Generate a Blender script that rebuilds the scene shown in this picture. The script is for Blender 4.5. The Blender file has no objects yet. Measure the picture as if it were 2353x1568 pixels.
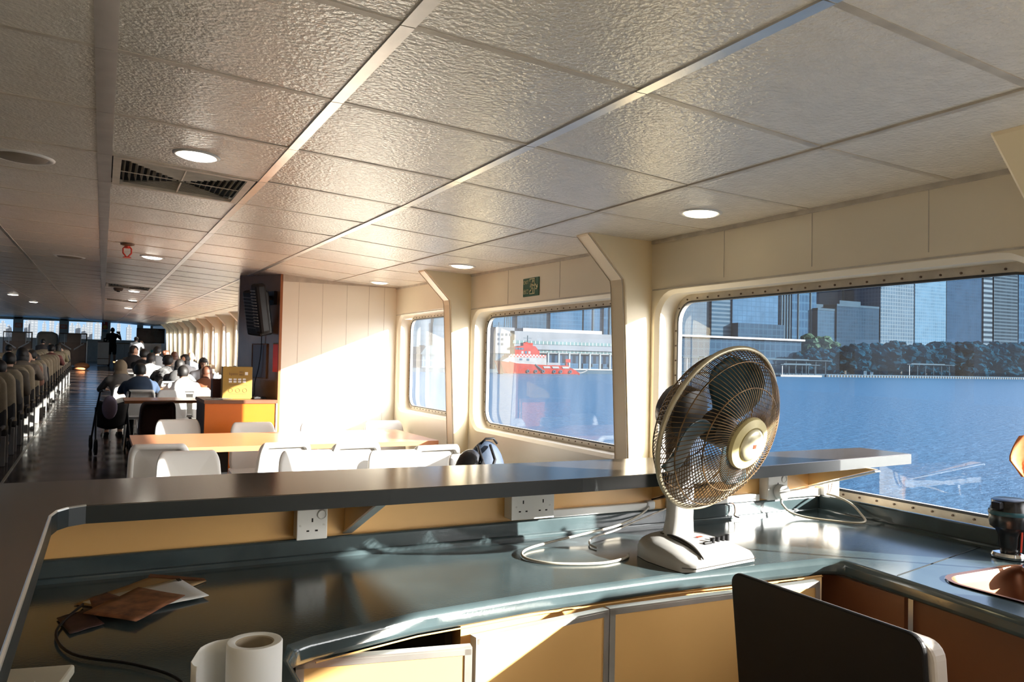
import bpy, bmesh, math, random
from mathutils import Vector, Matrix, Euler, noise
random.seed(7)
C = bpy.context.scene.collection
PI = math.pi
R = math.radians

# ------------------------------------------------------------------ camera model (28 mm lens, 2353 x 1568 frame)
W, H, F = 2353.0, 1568.0, 1830.0
YAW, PIT, ROLL = R(27.2), R(1.5), R(1.15)
CH = 1.40
def cam_axes():
    cy, sy = math.cos(YAW), math.sin(YAW); cp, sp = math.cos(PIT), math.sin(PIT); cr, sr = math.cos(ROLL), math.sin(ROLL)
    fwd = Vector((sy*cp, cy*cp, sp)); right = Vector((cy, -sy, 0)); up = right.cross(fwd)
    return right*cr + up*sr, -right*sr + up*cr, fwd
RT, UP, FW = cam_axes()
O = Vector((0, 0, CH))
def ray(x, y): return RT*((x-W/2)/F) - UP*((y-H/2)/F) + FW
def onz(x, y, z): d = ray(x, y); return O + d*((z-CH)/d.z)
def onY(x, y, Y): d = ray(x, y); return O + d*(Y/d.y)
def onX(x, y, X): d = ray(x, y); return O + d*(X/d.x)
cam_d = bpy.data.cameras.new('camera'); cam = bpy.data.objects.new('camera', cam_d); C.objects.link(cam)
cam_d.sensor_width = 36; cam_d.lens = F*36/W; cam_d.clip_start = .02; cam_d.clip_end = 6000
mw = Matrix.Identity(4)
for i in range(3):
    mw[i][0], mw[i][1], mw[i][2], mw[i][3] = RT[i], UP[i], -FW[i], O[i]
cam.matrix_world = mw
bpy.context.scene.camera = cam

def sh(Y):                       # sheer of the decks
    return 0.0 if Y < 3.5 else .014*(Y-3.5) + .00016*(Y-3.5)**2
CAMB = [(-6.5, .88), (-3, .86), (-1.2, .825), (-.614, .80), (-.014, .775), (.581, .738), (1.216, .70), (1.872, .647), (2.53, .622)]
def zc(X, Y):
    for (a, za), (b, zb) in zip(CAMB, CAMB[1:]):
        if X <= b: return CH + za + (zb-za)*(X-a)/(b-a) + sh(Y)
    return CH + CAMB[-1][1] + sh(Y)

# ------------------------------------------------------------------ mesh helpers
class MB:
    def __init__(s): s.bm = bmesh.new()
    def _add(s, verts, faces):
        vs = [s.bm.verts.new(v) for v in verts]
        for f in faces:
            try: s.bm.faces.new([vs[i] for i in f])
            except ValueError: pass
        return vs
    def box(s, c, d, rot=None, bev=0, seg=2):
        x, y, z = d[0]/2, d[1]/2, d[2]/2
        P = [Vector(p) for p in ((-x,-y,-z),(x,-y,-z),(x,y,-z),(-x,y,-z),(-x,-y,z),(x,-y,z),(x,y,z),(-x,y,z))]
        if rot is not None: P = [rot @ p for p in P]
        c = Vector(c)
        vs = s._add([p+c for p in P], [(0,3,2,1),(4,5,6,7),(0,1,5,4),(1,2,6,5),(2,3,7,6),(3,0,4,7)])
        if bev:
            es = list({e for v in vs for e in v.link_edges})
            bmesh.ops.bevel(s.bm, geom=es, offset=bev, segments=seg, affect='EDGES', profile=.5)
        return s
    def bb(s, x0, x1, y0, y1, z0, z1, bev=0, seg=2):
        return s.box(((x0+x1)/2, (y0+y1)/2, (z0+z1)/2), (abs(x1-x0), abs(y1-y0), abs(z1-z0)), None, bev, seg)
    def prism(s, pts, a, b):     # pts list of 3D points of a planar outline, extruded a->b offsets (vectors)
        a, b = Vector(a), Vector(b); n = len(pts)
        V = [Vector(p)+a for p in pts] + [Vector(p)+b for p in pts]
        F_ = [tuple(range(n-1, -1, -1)), tuple(range(n, 2*n))] + [(i, (i+1) % n, n+(i+1) % n, n+i) for i in range(n)]
        s._add(V, F_); return s
    def tube(s, path, r, seg=8, closed=False, caps=True):
        path = [Vector(p) for p in path]; n = len(path)
        rr = r if isinstance(r, (list, tuple)) else [r]*n
        rings = []; prev = None
        for i, p in enumerate(path):
            if closed: t = path[(i+1) % n] - path[i-1]
            else: t = path[min(i+1, n-1)] - path[max(i-1, 0)]
            t.normalize()
            if prev is None:
                u = t.orthogonal().normalized()
            else:
                u = prev - t*prev.dot(t)
                u = u.normalized() if u.length > 1e-6 else t.orthogonal().normalized()
            prev = u; w = t.cross(u)
            rings.append([s.bm.verts.new(p + (u*math.cos(2*PI*k/seg) + w*math.sin(2*PI*k/seg))*rr[i]) for k in range(seg)])
        m = n if closed else n-1
        for i in range(m):
            A, B = rings[i], rings[(i+1) % n]
            for k in range(seg):
                try: s.bm.faces.new((A[k], A[(k+1) % seg], B[(k+1) % seg], B[k]))
                except ValueError: pass
        if caps and not closed:
            s.bm.faces.new(rings[0][::-1]); s.bm.faces.new(rings[-1])
        return s
    def lathe(s, prof, seg=24, M=None, cap=True):    # prof [(r,z)], axis z, transformed by M
        M = M or Matrix.Identity(4); rings = []
        for r, z in prof:
            rings.append([s.bm.verts.new(M @ Vector((max(r, 1e-5)*math.cos(2*PI*k/seg), max(r, 1e-5)*math.sin(2*PI*k/seg), z))) for k in range(seg)])
        for A, B in zip(rings, rings[1:]):
            for k in range(seg): s.bm.faces.new((A[k], A[(k+1) % seg], B[(k+1) % seg], B[k]))
        if cap: s.bm.faces.new(rings[0][::-1]); s.bm.faces.new(rings[-1])
        return s
    def cyl(s, p, q, r, seg=16, r2=None):
        return s.tube([p, q], [r, r if r2 is None else r2], seg)
    def ell(s, c, d, seg=14, rot=None):
        c = Vector(c); rings = []
        n = max(6, seg//2+1)
        for i in range(1, n):
            th = PI*i/n
            ring = []
            for k in range(seg):
                p = Vector((d[0]*math.sin(th)*math.cos(2*PI*k/seg), d[1]*math.sin(th)*math.sin(2*PI*k/seg), d[2]*math.cos(th)))
                if rot is not None: p = rot @ p
                ring.append(s.bm.verts.new(c+p))
            rings.append(ring)
        t = Vector((0, 0, d[2])); b = -t
        if rot is not None: t = rot @ t; b = rot @ b
        vt, vb = s.bm.verts.new(c+t), s.bm.verts.new(c+b)
        for k in range(seg):
            s.bm.faces.new((vt, rings[0][k], rings[0][(k+1) % seg])); s.bm.faces.new((vb, rings[-1][(k+1) % seg], rings[-1][k]))
        for A, B in zip(rings, rings[1:]):
            for k in range(seg): s.bm.faces.new((A[k], B[k], B[(k+1) % seg], A[(k+1) % seg]))
        return s
    def cap(s, p, q, r1, r2=None, seg=12):           # tapered capsule
        r2 = r1 if r2 is None else r2
        p, q = Vector(p), Vector(q); t = (q-p).normalized(); path = []; rad = []
        for i in range(4): a = PI/2*(i+.25)/4; path.append(p - t*r1*math.cos(a)); rad.append(r1*math.sin(a))
        path += [p, q]; rad += [r1, r2]
        for i in range(3, -1, -1): a = PI/2*(i+.25)/4; path.append(q + t*r2*math.cos(a)); rad.append(r2*math.sin(a))
        return s.tube(path, rad, seg)
    def surf(s, fn, nu, nv, closed_u=False):
        g = [[s.bm.verts.new(fn(i/nu, j/nv)) for i in range(nu if closed_u else nu+1)] for j in range(nv+1)]
        for j in range(nv):
            for i in range(nu):
                i2 = (i+1) % nu if closed_u else i+1
                s.bm.faces.new((g[j][i], g[j][i2], g[j+1][i2], g[j+1][i]))
        return s
    def build(s, name, mat, parent=None, smooth=None, world=False, bevel=0, bseg=2, solid=0, sub=0):
        bmesh.ops.recalc_face_normals(s.bm, faces=s.bm.faces[:])
        me = bpy.data.meshes.new(name); s.bm.to_mesh(me); s.bm.free()
        o = bpy.data.objects.new(name, me); C.objects.link(o)
        if mat is not None: me.materials.append(mat)
        if parent is not None:
            o.parent = parent
            if world:
                p = parent; off = Vector((0,0,0))
                while p is not None: off += p.location; p = p.parent
                me.transform(Matrix.Translation(-off))
        if solid: m = o.modifiers.new('solid', 'SOLIDIFY'); m.thickness = solid; m.offset = 0
        if bevel:
            m = o.modifiers.new('bevel', 'BEVEL'); m.width = bevel; m.segments = bseg; m.limit_method = 'ANGLE'; m.angle_limit = R(35)
        if sub: m = o.modifiers.new('sub', 'SUBSURF'); m.levels = sub; m.render_levels = sub
        if smooth is not None:
            for p in me.polygons: p.use_smooth = True
            if smooth < 180:
                try: me.set_sharp_from_angle(angle=R(smooth))
                except Exception: pass
        return o
def apply_mods(o):
    dg = bpy.context.evaluated_depsgraph_get(); dg.update()
    me = bpy.data.meshes.new_from_object(o.evaluated_get(dg)); o.modifiers.clear(); o.data = me
    return o
def tag(o, label=None, cat=None, group=None, kind=None):
    if label: o['label'] = label
    if cat: o['category'] = cat
    if group: o['group'] = group
    if kind: o['kind'] = kind
    return o
def thing(name, loc, label, cat, rz=0, group=None):
    o = bpy.data.objects.new(name, None); C.objects.link(o); o.empty_display_size = .05
    o.location = loc; o.rotation_euler = (0, 0, rz)
    return tag(o, label, cat, group)
def struct(o, label=None):
    o['kind'] = 'structure'
    if label: o['label'] = label
    return o
def dup(o, parent=None):
    c = o.copy(); C.objects.link(c)
    if parent is not None: c.parent = parent
    for ch in [x for x in CH_OF(o)]: dup(ch, c)
    return c
def CH_OF(o): return list(o.children)
def omat(o, m):
    if not o.data.materials: o.data.materials.append(m)
    o.material_slots[0].link = 'OBJECT'; o.material_slots[0].material = m
def rrect(a0, a1, b0, b1, r, n=6):      # rounded rectangle outline (ccw)
    pts = []
    for cx, cy, s in ((a1-r, b1-r, 0), (a0+r, b1-r, 90), (a0+r, b0+r, 180), (a1-r, b0+r, 270)):
        for k in range(n+1):
            t = R(s + 90*k/n); pts.append((cx + r*math.cos(t), cy + r*math.sin(t)))
    return pts

# ------------------------------------------------------------------ materials
def M(name, col, rough=.5, metal=0.0, var=.08, vs=6.0, bump=0.0, bs=80.0, spec=.5, emit=None, es=0, coat=0, stretch=None):
    m = bpy.data.materials.new(name); m.use_nodes = True; nt = m.node_tree; b = nt.nodes['Principled BSDF']
    b.inputs['Roughness'].default_value = rough; b.inputs['Metallic'].default_value = metal
    b.inputs['Specular IOR Level'].default_value = spec
    if coat: b.inputs['Coat Weight'].default_value = coat; b.inputs['Coat Roughness'].default_value = .05
    tc = nt.nodes.new('ShaderNodeTexCoord'); mp = nt.nodes.new('ShaderNodeMapping'); nt.links.new(tc.outputs['Object'], mp.inputs[0])
    if stretch: mp.inputs['Scale'].default_value = stretch
    n = nt.nodes.new('ShaderNodeTexNoise'); n.inputs['Scale'].default_value = vs; n.inputs['Detail'].default_value = 4
    nt.links.new(mp.outputs[0], n.inputs['Vector'])
    rp = nt.nodes.new('ShaderNodeValToRGB'); e = rp.color_ramp.elements
    e[0].position, e[1].position = .3, .7
    e[0].color = tuple(max(0, c*(1-var)) for c in col[:3]) + (1,); e[1].color = tuple(min(1, c*(1+var)) for c in col[:3]) + (1,)
    nt.links.new(n.outputs['Fac'], rp.inputs[0]); nt.links.new(rp.outputs[0], b.inputs['Base Color'])
    if bump:
        n2 = nt.nodes.new('ShaderNodeTexNoise'); n2.inputs['Scale'].default_value = bs; n2.inputs['Detail'].default_value = 3
        nt.links.new(mp.outputs[0], n2.inputs['Vector'])
        bp = nt.nodes.new('ShaderNodeBump'); bp.inputs['Strength'].default_value = bump; bp.inputs['Distance'].default_value = .01
        nt.links.new(n2.outputs['Fac'], bp.inputs['Height']); nt.links.new(bp.outputs[0], b.inputs['Normal'])
    if emit: b.inputs['Emission Color'].default_value = tuple(emit) + (1,); b.inputs['Emission Strength'].default_value = es
    return m
def s2l(r, g, b):
    f = lambda c: (c/255/12.92) if c/255 <= .04045 else ((c/255+.055)/1.055)**2.4
    return (f(r), f(g), f(b))
mt = {}
mt['paint'] = M('cream_paint', (.80, .72, .57), .35, var=.03, vs=2, bump=.05, bs=40)
mt['postpaint'] = M('post_paint', (.88, .75, .51), .4, var=.03, vs=2)
mt['framemetal'] = M('frame_metal', (.55, .50, .42), .45, .1, var=.15, vs=14)
mt['rubber'] = M('rubber', (.03, .03, .03), .5)
mt['rust'] = M('rust_bolt', (.12, .07, .04), .6)
mt['alu'] = M('aluminium', (.62, .60, .56), .32, .8, var=.1, vs=10)
mt['steel'] = M('steel', (.36, .35, .34), .30, 1, var=.1)
mt['chrome'] = M('chrome', (.75, .75, .75), .08, 1)
mt['black'] = M('black_plastic', (.008, .008, .009), .5, spec=.2)
mt['blackmetal'] = M('black_metal', (.015, .015, .016), .35, .3)
mt['white'] = M('white_plastic', (.78, .77, .73), .35, var=.02)
mt['whitemetal'] = M('white_metal', (.7, .7, .68), .4)
mt['darkgap'] = M('dark_gap', (.01, .008, .006), .8)
mt['chair'] = M('chair_plastic', (.72, .70, .66), .38, var=.02, vs=3)
mt['tabletop'] = M('orange_laminate_top', (.56, .25, .12), .28, var=.06, vs=4, stretch=(1, 8, 1))
mt['tableedge'] = M('table_edge', (.45, .17, .07), .4)
mt['laminate'] = M('yellow_laminate', (.66, .40, .15), .35, var=.05, vs=3)
mt['panel_lam'] = M('yellow_panel_laminate', (.84, .50, .18), .35, var=.05, vs=3)
mt['whitepaint'] = M('partition_paint', (.86, .82, .71), .35, var=.02, vs=2)
mt['orange'] = M('orange_laminate', (.52, .125, .012), .3, var=.04)
mt['shelf'] = M('grey_brown_laminate', (.080, .061, .044), .13, var=.12, vs=5, stretch=(1.5, 18, 1), bump=.015, bs=120, spec=.6)
mt['counter'] = M('slate_green_laminate', (.048, .070, .076), .15, var=.18, vs=9, bump=.02, bs=160, spec=.9)
mt['edge'] = M('dark_edge', (.04, .05, .05), .3)
mt['seatfab'] = M('seat_beige', (.28, .22, .14), .7, var=.12, vs=12, bump=.2)
mt['seatleg'] = M('seat_leg_metal', (.22, .22, .21), .45, .3)
mt['seatdark'] = M('seat_dark', (.03, .026, .024), .8)
mt['skin'] = M('skin', (.50, .29, .19), .55)
mt['hairblack'] = M('hair_black', (.012, .010, .009), .5, bump=.3, bs=200)
mt['hairbrown'] = M('hair_brown', (.10, .035, .015), .5, bump=.3, bs=200)
mt['paper'] = M('white_paper', (.72, .72, .70), .7, var=.03)
mt['kraft'] = M('kraft_paper', (.45, .30, .15), .7, var=.08)
mt['printed'] = M('printed_paper', (.22, .09, .045), .6, var=.6, vs=30)
mt['red'] = M('red_paint', (.62, .05, .025), .4)
mt['darkfloor'] = None

def floor_mat():
    m = M('deck_floor', (.045, .032, .026), .2, var=.25, vs=3, bump=.03, bs=20)
    nt = m.node_tree; b = nt.nodes['Principled BSDF']
    tc = nt.nodes.new('ShaderNodeTexCoord'); w = nt.nodes.new('ShaderNodeTexWave'); w.bands_direction = 'Y'; w.inputs['Scale'].default_value = .52
    w.inputs['Distortion'].default_value = 2.5; w.inputs['Detail'].default_value = 2
    nt.links.new(tc.outputs['Object'], w.inputs['Vector'])
    mr = nt.nodes.new('ShaderNodeMapRange'); mr.inputs['To Min'].default_value = .13; mr.inputs['To Max'].default_value = .22
    nt.links.new(w.outputs['Fac'], mr.inputs['Value']); nt.links.new(mr.outputs[0], b.inputs['Roughness'])
    return m
mt['darkfloor'] = floor_mat()

def ceiling_mat():
    m = M('vinyl_tile', (.76, .72, .64), .25, var=.05, vs=20, spec=.8)
    nt = m.node_tree; b = nt.nodes['Principled BSDF']
    tc = nt.nodes.new('ShaderNodeTexCoord')
    n = nt.nodes.new('ShaderNodeTexNoise'); n.inputs['Scale'].default_value = 75; n.inputs['Detail'].default_value = 2
    n2 = nt.nodes.new('ShaderNodeTexNoise'); n2.inputs['Scale'].default_value = 3; n2.inputs['Detail'].default_value = 1
    nt.links.new(tc.outputs['Object'], n.inputs['Vector']); nt.links.new(tc.outputs['Object'], n2.inputs['Vector'])
    bp = nt.nodes.new('ShaderNodeBump'); bp.inputs['Strength'].default_value = .75; bp.inputs['Distance'].default_value = .005
    bp2 = nt.nodes.new('ShaderNodeBump'); bp2.inputs['Strength'].default_value = .25; bp2.inputs['Distance'].default_value = .02
    nt.links.new(n.outputs['Fac'], bp.inputs['Height']); nt.links.new(n2.outputs['Fac'], bp2.inputs['Height'])
    nt.links.new(bp2.outputs[0], bp.inputs['Normal']); nt.links.new(bp.outputs[0], b.inputs['Normal'])
    return m
mt['ceil'] = ceiling_mat()

def glass_mat(name, haze, tint=(.93, .95, .97)):
    m = bpy.data.materials.new(name); m.use_nodes = True; nt = m.node_tree; nt.nodes.clear()
    out = nt.nodes.new('ShaderNodeOutputMaterial')
    tr = nt.nodes.new('ShaderNodeBsdfTransparent'); tr.inputs[0].default_value = tint + (1,)
    gl = nt.nodes.new('ShaderNodeBsdfGlossy'); gl.inputs['Roughness'].default_value = .0; gl.inputs[0].default_value = (1, 1, 1, 1)
    tl = nt.nodes.new('ShaderNodeBsdfTranslucent'); tl.inputs[0].default_value = (.8, .82, .84, 1)
    fr = nt.nodes.new('ShaderNodeFresnel'); fr.inputs['IOR'].default_value = 1.5
    # inside the pane the fresnel node sees a back face: use the outer index for both sides
    lw = nt.nodes.new('ShaderNodeLayerWeight'); lw.inputs['Blend'].default_value = .25
    mr = nt.nodes.new('ShaderNodeMapRange'); mr.inputs['To Min'].default_value = .045; mr.inputs['To Max'].default_value = .50
    nt.links.new(lw.outputs['Facing'], mr.inputs['Value']); nt.nodes.remove(fr)
    pw = nt.nodes.new('ShaderNodeMath'); pw.operation = 'POWER'; pw.inputs[1].default_value = 3.0
    nt.links.new(lw.outputs['Facing'], pw.inputs[0]); nt.links.new(pw.outputs[0], mr.inputs['Value'])
    tc = nt.nodes.new('ShaderNodeTexCoord'); n = nt.nodes.new('ShaderNodeTexNoise'); n.inputs['Scale'].default_value = 2.2; n.inputs['Detail'].default_value = 5
    mp = nt.nodes.new('ShaderNodeMapping'); mp.inputs['Scale'].default_value = (1, 2.5, .6)
    nt.links.new(tc.outputs['Object'], mp.inputs[0]); nt.links.new(mp.outputs[0], n.inputs['Vector'])
    mr2 = nt.nodes.new('ShaderNodeMapRange'); mr2.inputs['From Min'].default_value = .3; mr2.inputs['From Max'].default_value = .75
    mr2.inputs['To Min'].default_value = haze*.5; mr2.inputs['To Max'].default_value = haze*1.5
    nt.links.new(n.outputs['Fac'], mr2.inputs['Value'])
    m1 = nt.nodes.new('ShaderNodeMixShader'); m2 = nt.nodes.new('ShaderNodeMixShader')
    nt.links.new(mr2.outputs[0], m1.inputs[0]); nt.links.new(tr.outputs[0], m1.inputs[1]); nt.links.new(tl.outputs[0], m1.inputs[2])
    nt.links.new(mr.outputs[0], m2.inputs[0]); nt.links.new(m1.outputs[0], m2.inputs[1]); nt.links.new(gl.outputs[0], m2.inputs[2])
    nt.links.new(m2.outputs[0], out.inputs[0])
    return m
mt['glass'] = glass_mat('salty_glass', .006)
mt['glass1'] = glass_mat('salty_glass_streaked', .020)
mt['glass2'] = glass_mat('saltier_glass', .055)
mt['glassclear'] = glass_mat('clear_glass', .004)

def facade(name, base, line, sx, sz, lw=.15, rough=.35, metal=0.0, vert=True, horiz=True, lwz=None):
    """window grid: sx, sz cell size in metres (object space)"""
    m = bpy.data.materials.new(name); m.use_nodes = True; nt = m.node_tree; b = nt.nodes['Principled BSDF']
    b.inputs['Roughness'].default_value = rough; b.inputs['Metallic'].default_value = metal; b.inputs['Specular IOR Level'].default_value = 0
    tc = nt.nodes.new('ShaderNodeTexCoord'); sp = nt.nodes.new('ShaderNodeSeparateXYZ'); nt.links.new(tc.outputs['Object'], sp.inputs[0])
    def lines(src, size, w):
        d = nt.nodes.new('ShaderNodeMath'); d.operation = 'DIVIDE'; d.inputs[1].default_value = size; nt.links.new(src, d.inputs[0])
        f = nt.nodes.new('ShaderNodeMath'); f.operation = 'FRACT'; nt.links.new(d.outputs[0], f.inputs[0])
        c = nt.nodes.new('ShaderNodeMath'); c.operation = 'LESS_THAN'; c.inputs[1].default_value = w; nt.links.new(f.outputs[0], c.inputs[0])
        return c.outputs[0]
    ad = nt.nodes.new('ShaderNodeMath'); ad.operation = 'ADD'; nt.links.new(sp.outputs['X'], ad.inputs[0]); nt.links.new(sp.outputs['Y'], ad.inputs[1])
    srcs = []
    if vert: srcs.append(lines(ad.outputs[0], sx, lw))
    if horiz: srcs.append(lines(sp.outputs['Z'], sz, lwz or lw))
    mx = srcs[0]
    if len(srcs) == 2:
        k = nt.nodes.new('ShaderNodeMath'); k.operation = 'MAXIMUM'; nt.links.new(srcs[0], k.inputs[0]); nt.links.new(srcs[1], k.inputs[1]); mx = k.outputs[0]
    n = nt.nodes.new('ShaderNodeTexNoise'); n.inputs['Scale'].default_value = .08; n.inputs['Detail'].default_value = 5; nt.links.new(tc.outputs['Object'], n.inputs['Vector'])
    rp = nt.nodes.new('ShaderNodeValToRGB'); e = rp.color_ramp.elements; e[0].position, e[1].position = .3, .7
    e[0].color = tuple(c*.8 for c in base) + (1,); e[1].color = tuple(min(1, c*1.2) for c in base) + (1,); nt.links.new(n.outputs['Fac'], rp.inputs[0])
    mc = nt.nodes.new('ShaderNodeMix'); mc.data_type = 'RGBA'; nt.links.new(mx, mc.inputs[0]); nt.links.new(rp.outputs[0], mc.inputs[6]); mc.inputs[7].default_value = tuple(line) + (1,)
    nt.links.new(mc.outputs[2], b.inputs['Base Color'])
    return m

# strokes and lettering on a plate: origin o, right u, up v, out n
def strokes(mb, o, u, v, n, lines, w, lift=.0012, t=.0008):
    o, u, v, n = Vector(o), Vector(u).normalized(), Vector(v).normalized(), Vector(n).normalized()
    for L in lines:
        for (a, b) in zip(L, L[1:]):
            A = o + u*a[0] + v*a[1]; B = o + u*b[0] + v*b[1]
            d = (B-A)
            if d.length < 1e-6: continue
            d.normalize(); s = n.cross(d)*(w/2); e = d*(w/2)
            mb.prism([A-e-s, B+e-s, B+e+s, A-e+s], n*lift, n*(lift+t))
def letters(txt, size, o, u, v, n, lift=.0015):
    cu = bpy.data.curves.new('t', 'FONT'); cu.body = txt; cu.size = size; cu.extrude = .0004
    ob = bpy.data.objects.new('t', cu); C.objects.link(ob)
    dg = bpy.context.evaluated_depsgraph_get(); dg.update()
    me = bpy.data.meshes.new_from_object(ob.evaluated_get(dg)); bpy.data.objects.remove(ob)
    u, v, n = Vector(u).normalized(), Vector(v).normalized(), Vector(n).normalized()
    mm = Matrix.Identity(4)
    for i in range(3): mm[i][0], mm[i][1], mm[i][2], mm[i][3] = u[i], v[i], n[i], (Vector(o)+n*lift)[i]
    me.transform(mm); return me
def add_mesh(mb, me): mb.bm.from_mesh(me)
# ================================================================== SETTING
XL, XW = -5.6, 2.48
YB, YE = -9.0, 49.0
# floor with sheer
mb = MB()
ys = [YB, 0, 3.5] + [3.5+.9*k for k in range(1, 51)] + [YE+.3]
mb.surf(lambda u, v: Vector((XL + (XW+.15-XL)*u, ys[int(round(v*(len(ys)-1)))], sh(ys[int(round(v*(len(ys)-1)))]))), 4, len(ys)-1)
struct(mb.build('floor', mt['darkfloor'], smooth=180), 'dark glossy deck floor of the passenger cabin')
mb = MB(); mb.bb(-3.0, XW, YB+.05, 1.30, .001, .012)
struct(mb.build('floor_galley', M('galley_floor', (.66, .60, .50), .35, vs=5)), 'pale vinyl floor of the galley')
# bright metal strip along the seat platform
mb = MB()
for a in range(0, 44):
    y0, y1 = 6+.5*a, 6+.5*(a+1)
    mb.prism([(-.865, y0, sh(y0)+.001), (-.84, y0, sh(y0)+.001), (-.84, y1, sh(y1)+.001), (-.865, y1, sh(y1)+.001)], (0,0,0), (0,0,.006))
struct(mb.build('trim_1', mt['alu']), 'thin bright metal strip along the aisle edge of the seats')

# ceiling tiles
XS = [-5.6, -5.0, -4.4, -3.8, -3.2, -2.6, -1.95, -1.28, -.64, -.014, .581, 1.216, 1.872, XW+.12]
YS = [1.665 + .6*k for k in range(-17, 80) if 1.665+.6*k < YE] + [YE]
mb = MB(); rnd = random.Random(3)
VENTS = [(3.465, 9), (11.265, 9), (15.465, 9)]
for i in range(len(XS)-1):
    for j in range(len(YS)-1):
        x0, x1, y0, y1 = XS[i], XS[i+1], YS[j], YS[j+1]
        if i == 9 and any(abs(y0-v[0]) < .25 for v in VENTS): continue
        sag = rnd.uniform(-.003, .003)
        def f(u, v):
            x, y = x0+(x1-x0)*u, y0+(y1-y0)*v
            return Vector((x, y, zc(x, y)+.004 + sag*.5*(2*u-1) + .0*v - .004*math.sin(PI*u)*math.sin(PI*v)*rnd.choice((1, 1))))
        mb.surf(f, 2, 2)
o = mb.build('ceiling', mt['ceil'], smooth=30); struct(o, 'off-white textured vinyl ceiling tiles in a metal grid')
# upper plate that shuts out the daylight above the tiles
mb = MB()
mb.surf(lambda u, v: Vector((XL-.2 + (XW+.4-XL+.2)*u, ys[int(round(v*(len(ys)-1)))], zc(0, ys[int(round(v*(len(ys)-1)))])+.25)), 1, len(ys)-1)
mb.build('deckhead', mt['darkgap'], o)['kind'] = 'structure'
mb = MB(); mb2 = MB(); mb3 = MB()
for i, x in enumerate(XS):
    w = .052 if i in (9,) else (.034 if i in (10, 11) else .022)
    tgt = mb if i in (8, 9, 10, 11) else mb2
    for j in range(len(YS)-1):
        y0, y1 = YS[j]+.002, YS[j+1]-.002
        tgt.prism([(x-w/2, y0, zc(x, y0)), (x+w/2, y0, zc(x, y0)), (x+w/2, y1, zc(x, y1)), (x-w/2, y1, zc(x, y1))], (0,0,0), (0,0,.02))
for y in YS[:-1]:
    for i in range(len(XS)-1):
        x0, x1 = XS[i]+.018, XS[i+1]-.018
        w = .022 if y < 3.6 else .016
        mb3.prism([(x0, y-w/2, zc(x0, y)+.002), (x1, y-w/2, zc(x1, y)+.002), (x1, y+w/2, zc(x1, y)+.002), (x0, y+w/2, zc(x0, y)+.002)], (0,0,0), (0,0,.02))
g = mb.build('ceiling_main_bar', mt['alu'], o); g['kind'] = 'structure'; g['label'] = 'aluminium main bars running along the cabin'
g = mb2.build('ceiling_side_bar', mt['framemetal'], o); g['kind'] = 'structure'
g = mb3.build('ceiling_cross_bar', mt['framemetal'], o); g['kind'] = 'structure'

# right hand window wall : bays between posts
POSTS = [(-7.25, -7.12), (-5.15, -5.02), (-3.05, -2.92), (-.95, -.82), (1.18, 1.31), (3.28, 3.41), (5.52, 5.66)] + [(7.75+2.0*k, 7.89+2.0*k) for k in range(0, 15)]
def bay(ya, yb, wy0, wy1, wz0, wz1, mb, rad=.14, n=6):
    """wall plane x=XW from ya..yb with rounded opening; returns outline"""
    z0, z1 = sh(ya)-.02, max(zc(XW, ya), zc(XW, yb))+.05
    P = rrect(wy0, wy1, wz0, wz1, rad, n)
    outer = []
    for q, (y, z) in enumerate(P):
        c, k = divmod(q, n+1)
        Yc, Zc = (yb, ya, ya, yb)[c], (z1, z1, z0, z0)[c]
        if c % 2 == 0: outer.append((Yc, z) if k == 0 else (y, Zc) if k == n else (Yc, Zc))
        else: outer.append((y, Zc) if k == 0 else (Yc, z) if k == n else (Yc, Zc))
    rings = []
    rings.append([(XW, y, z) for y, z in outer])
    rings.append([(XW, y, z) for y, z in rrect(wy0-.02, wy1+.02, wz0-.02, wz1+.02, rad+.02, n)])
    rings.append([(XW+.02, y, z) for y, z in P])
    rings.append([(XW+.125, y, z) for y, z in P])
    vs = [[mb.bm.verts.new(p) for p in r] for r in rings]
    for A, B in zip(vs, vs[1:]):
        for k in range(len(P)):
            try: mb.bm.faces.new((A[k], A[(k+1) % len(P)], B[(k+1) % len(P)], B[k]))
            except ValueError: pass
    return P
WIN = []
wall = MB()
edges = [YB] + [(a+b)/2 for a, b in POSTS] + [YE]
bays = []
for k in range(-4, len(edges)-5):
    ya, yb = edges[k+4], edges[k+5]
    if yb-ya > 2.9 and ya > 20:
        wall.bb(XW, XW+.12, ya, yb, sh(ya), zc(XW, yb)+.1); continue
    if k < 0: wy0, wy1 = ya+.14, yb-.14
    elif k == 0: wy0, wy1 = -.75, 1.115
    elif k == 1: wy0, wy1 = 1.385, 3.235
    elif k == 2: wy0, wy1 = 3.50, 5.485
    elif k == 3: wy0, wy1 = 5.76, 7.165
    else: wy0, wy1 = ya+.17, yb-.17
    s_ = sh((ya+yb)/2)
    wz0, wz1 = .888+s_, (1.752 if k < 3 else 1.765)+s_
    if k > 3: wz1 += .06
    if k == 3:  # bay closed off by the partition
        P = bay(ya, yb, wy0, wy1, wz0, wz1, wall, .11)
    else:
        P = bay(ya, yb, wy0, wy1, wz0, wz1, wall, .13 if k < 4 else .12, 6 if k < 4 else 3)
    bays.append((k, wy0, wy1, wz0, wz1))
wr = wall.build('wall_right', mt['paint'], smooth=40); struct(wr, 'cream painted window wall on the right')
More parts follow.
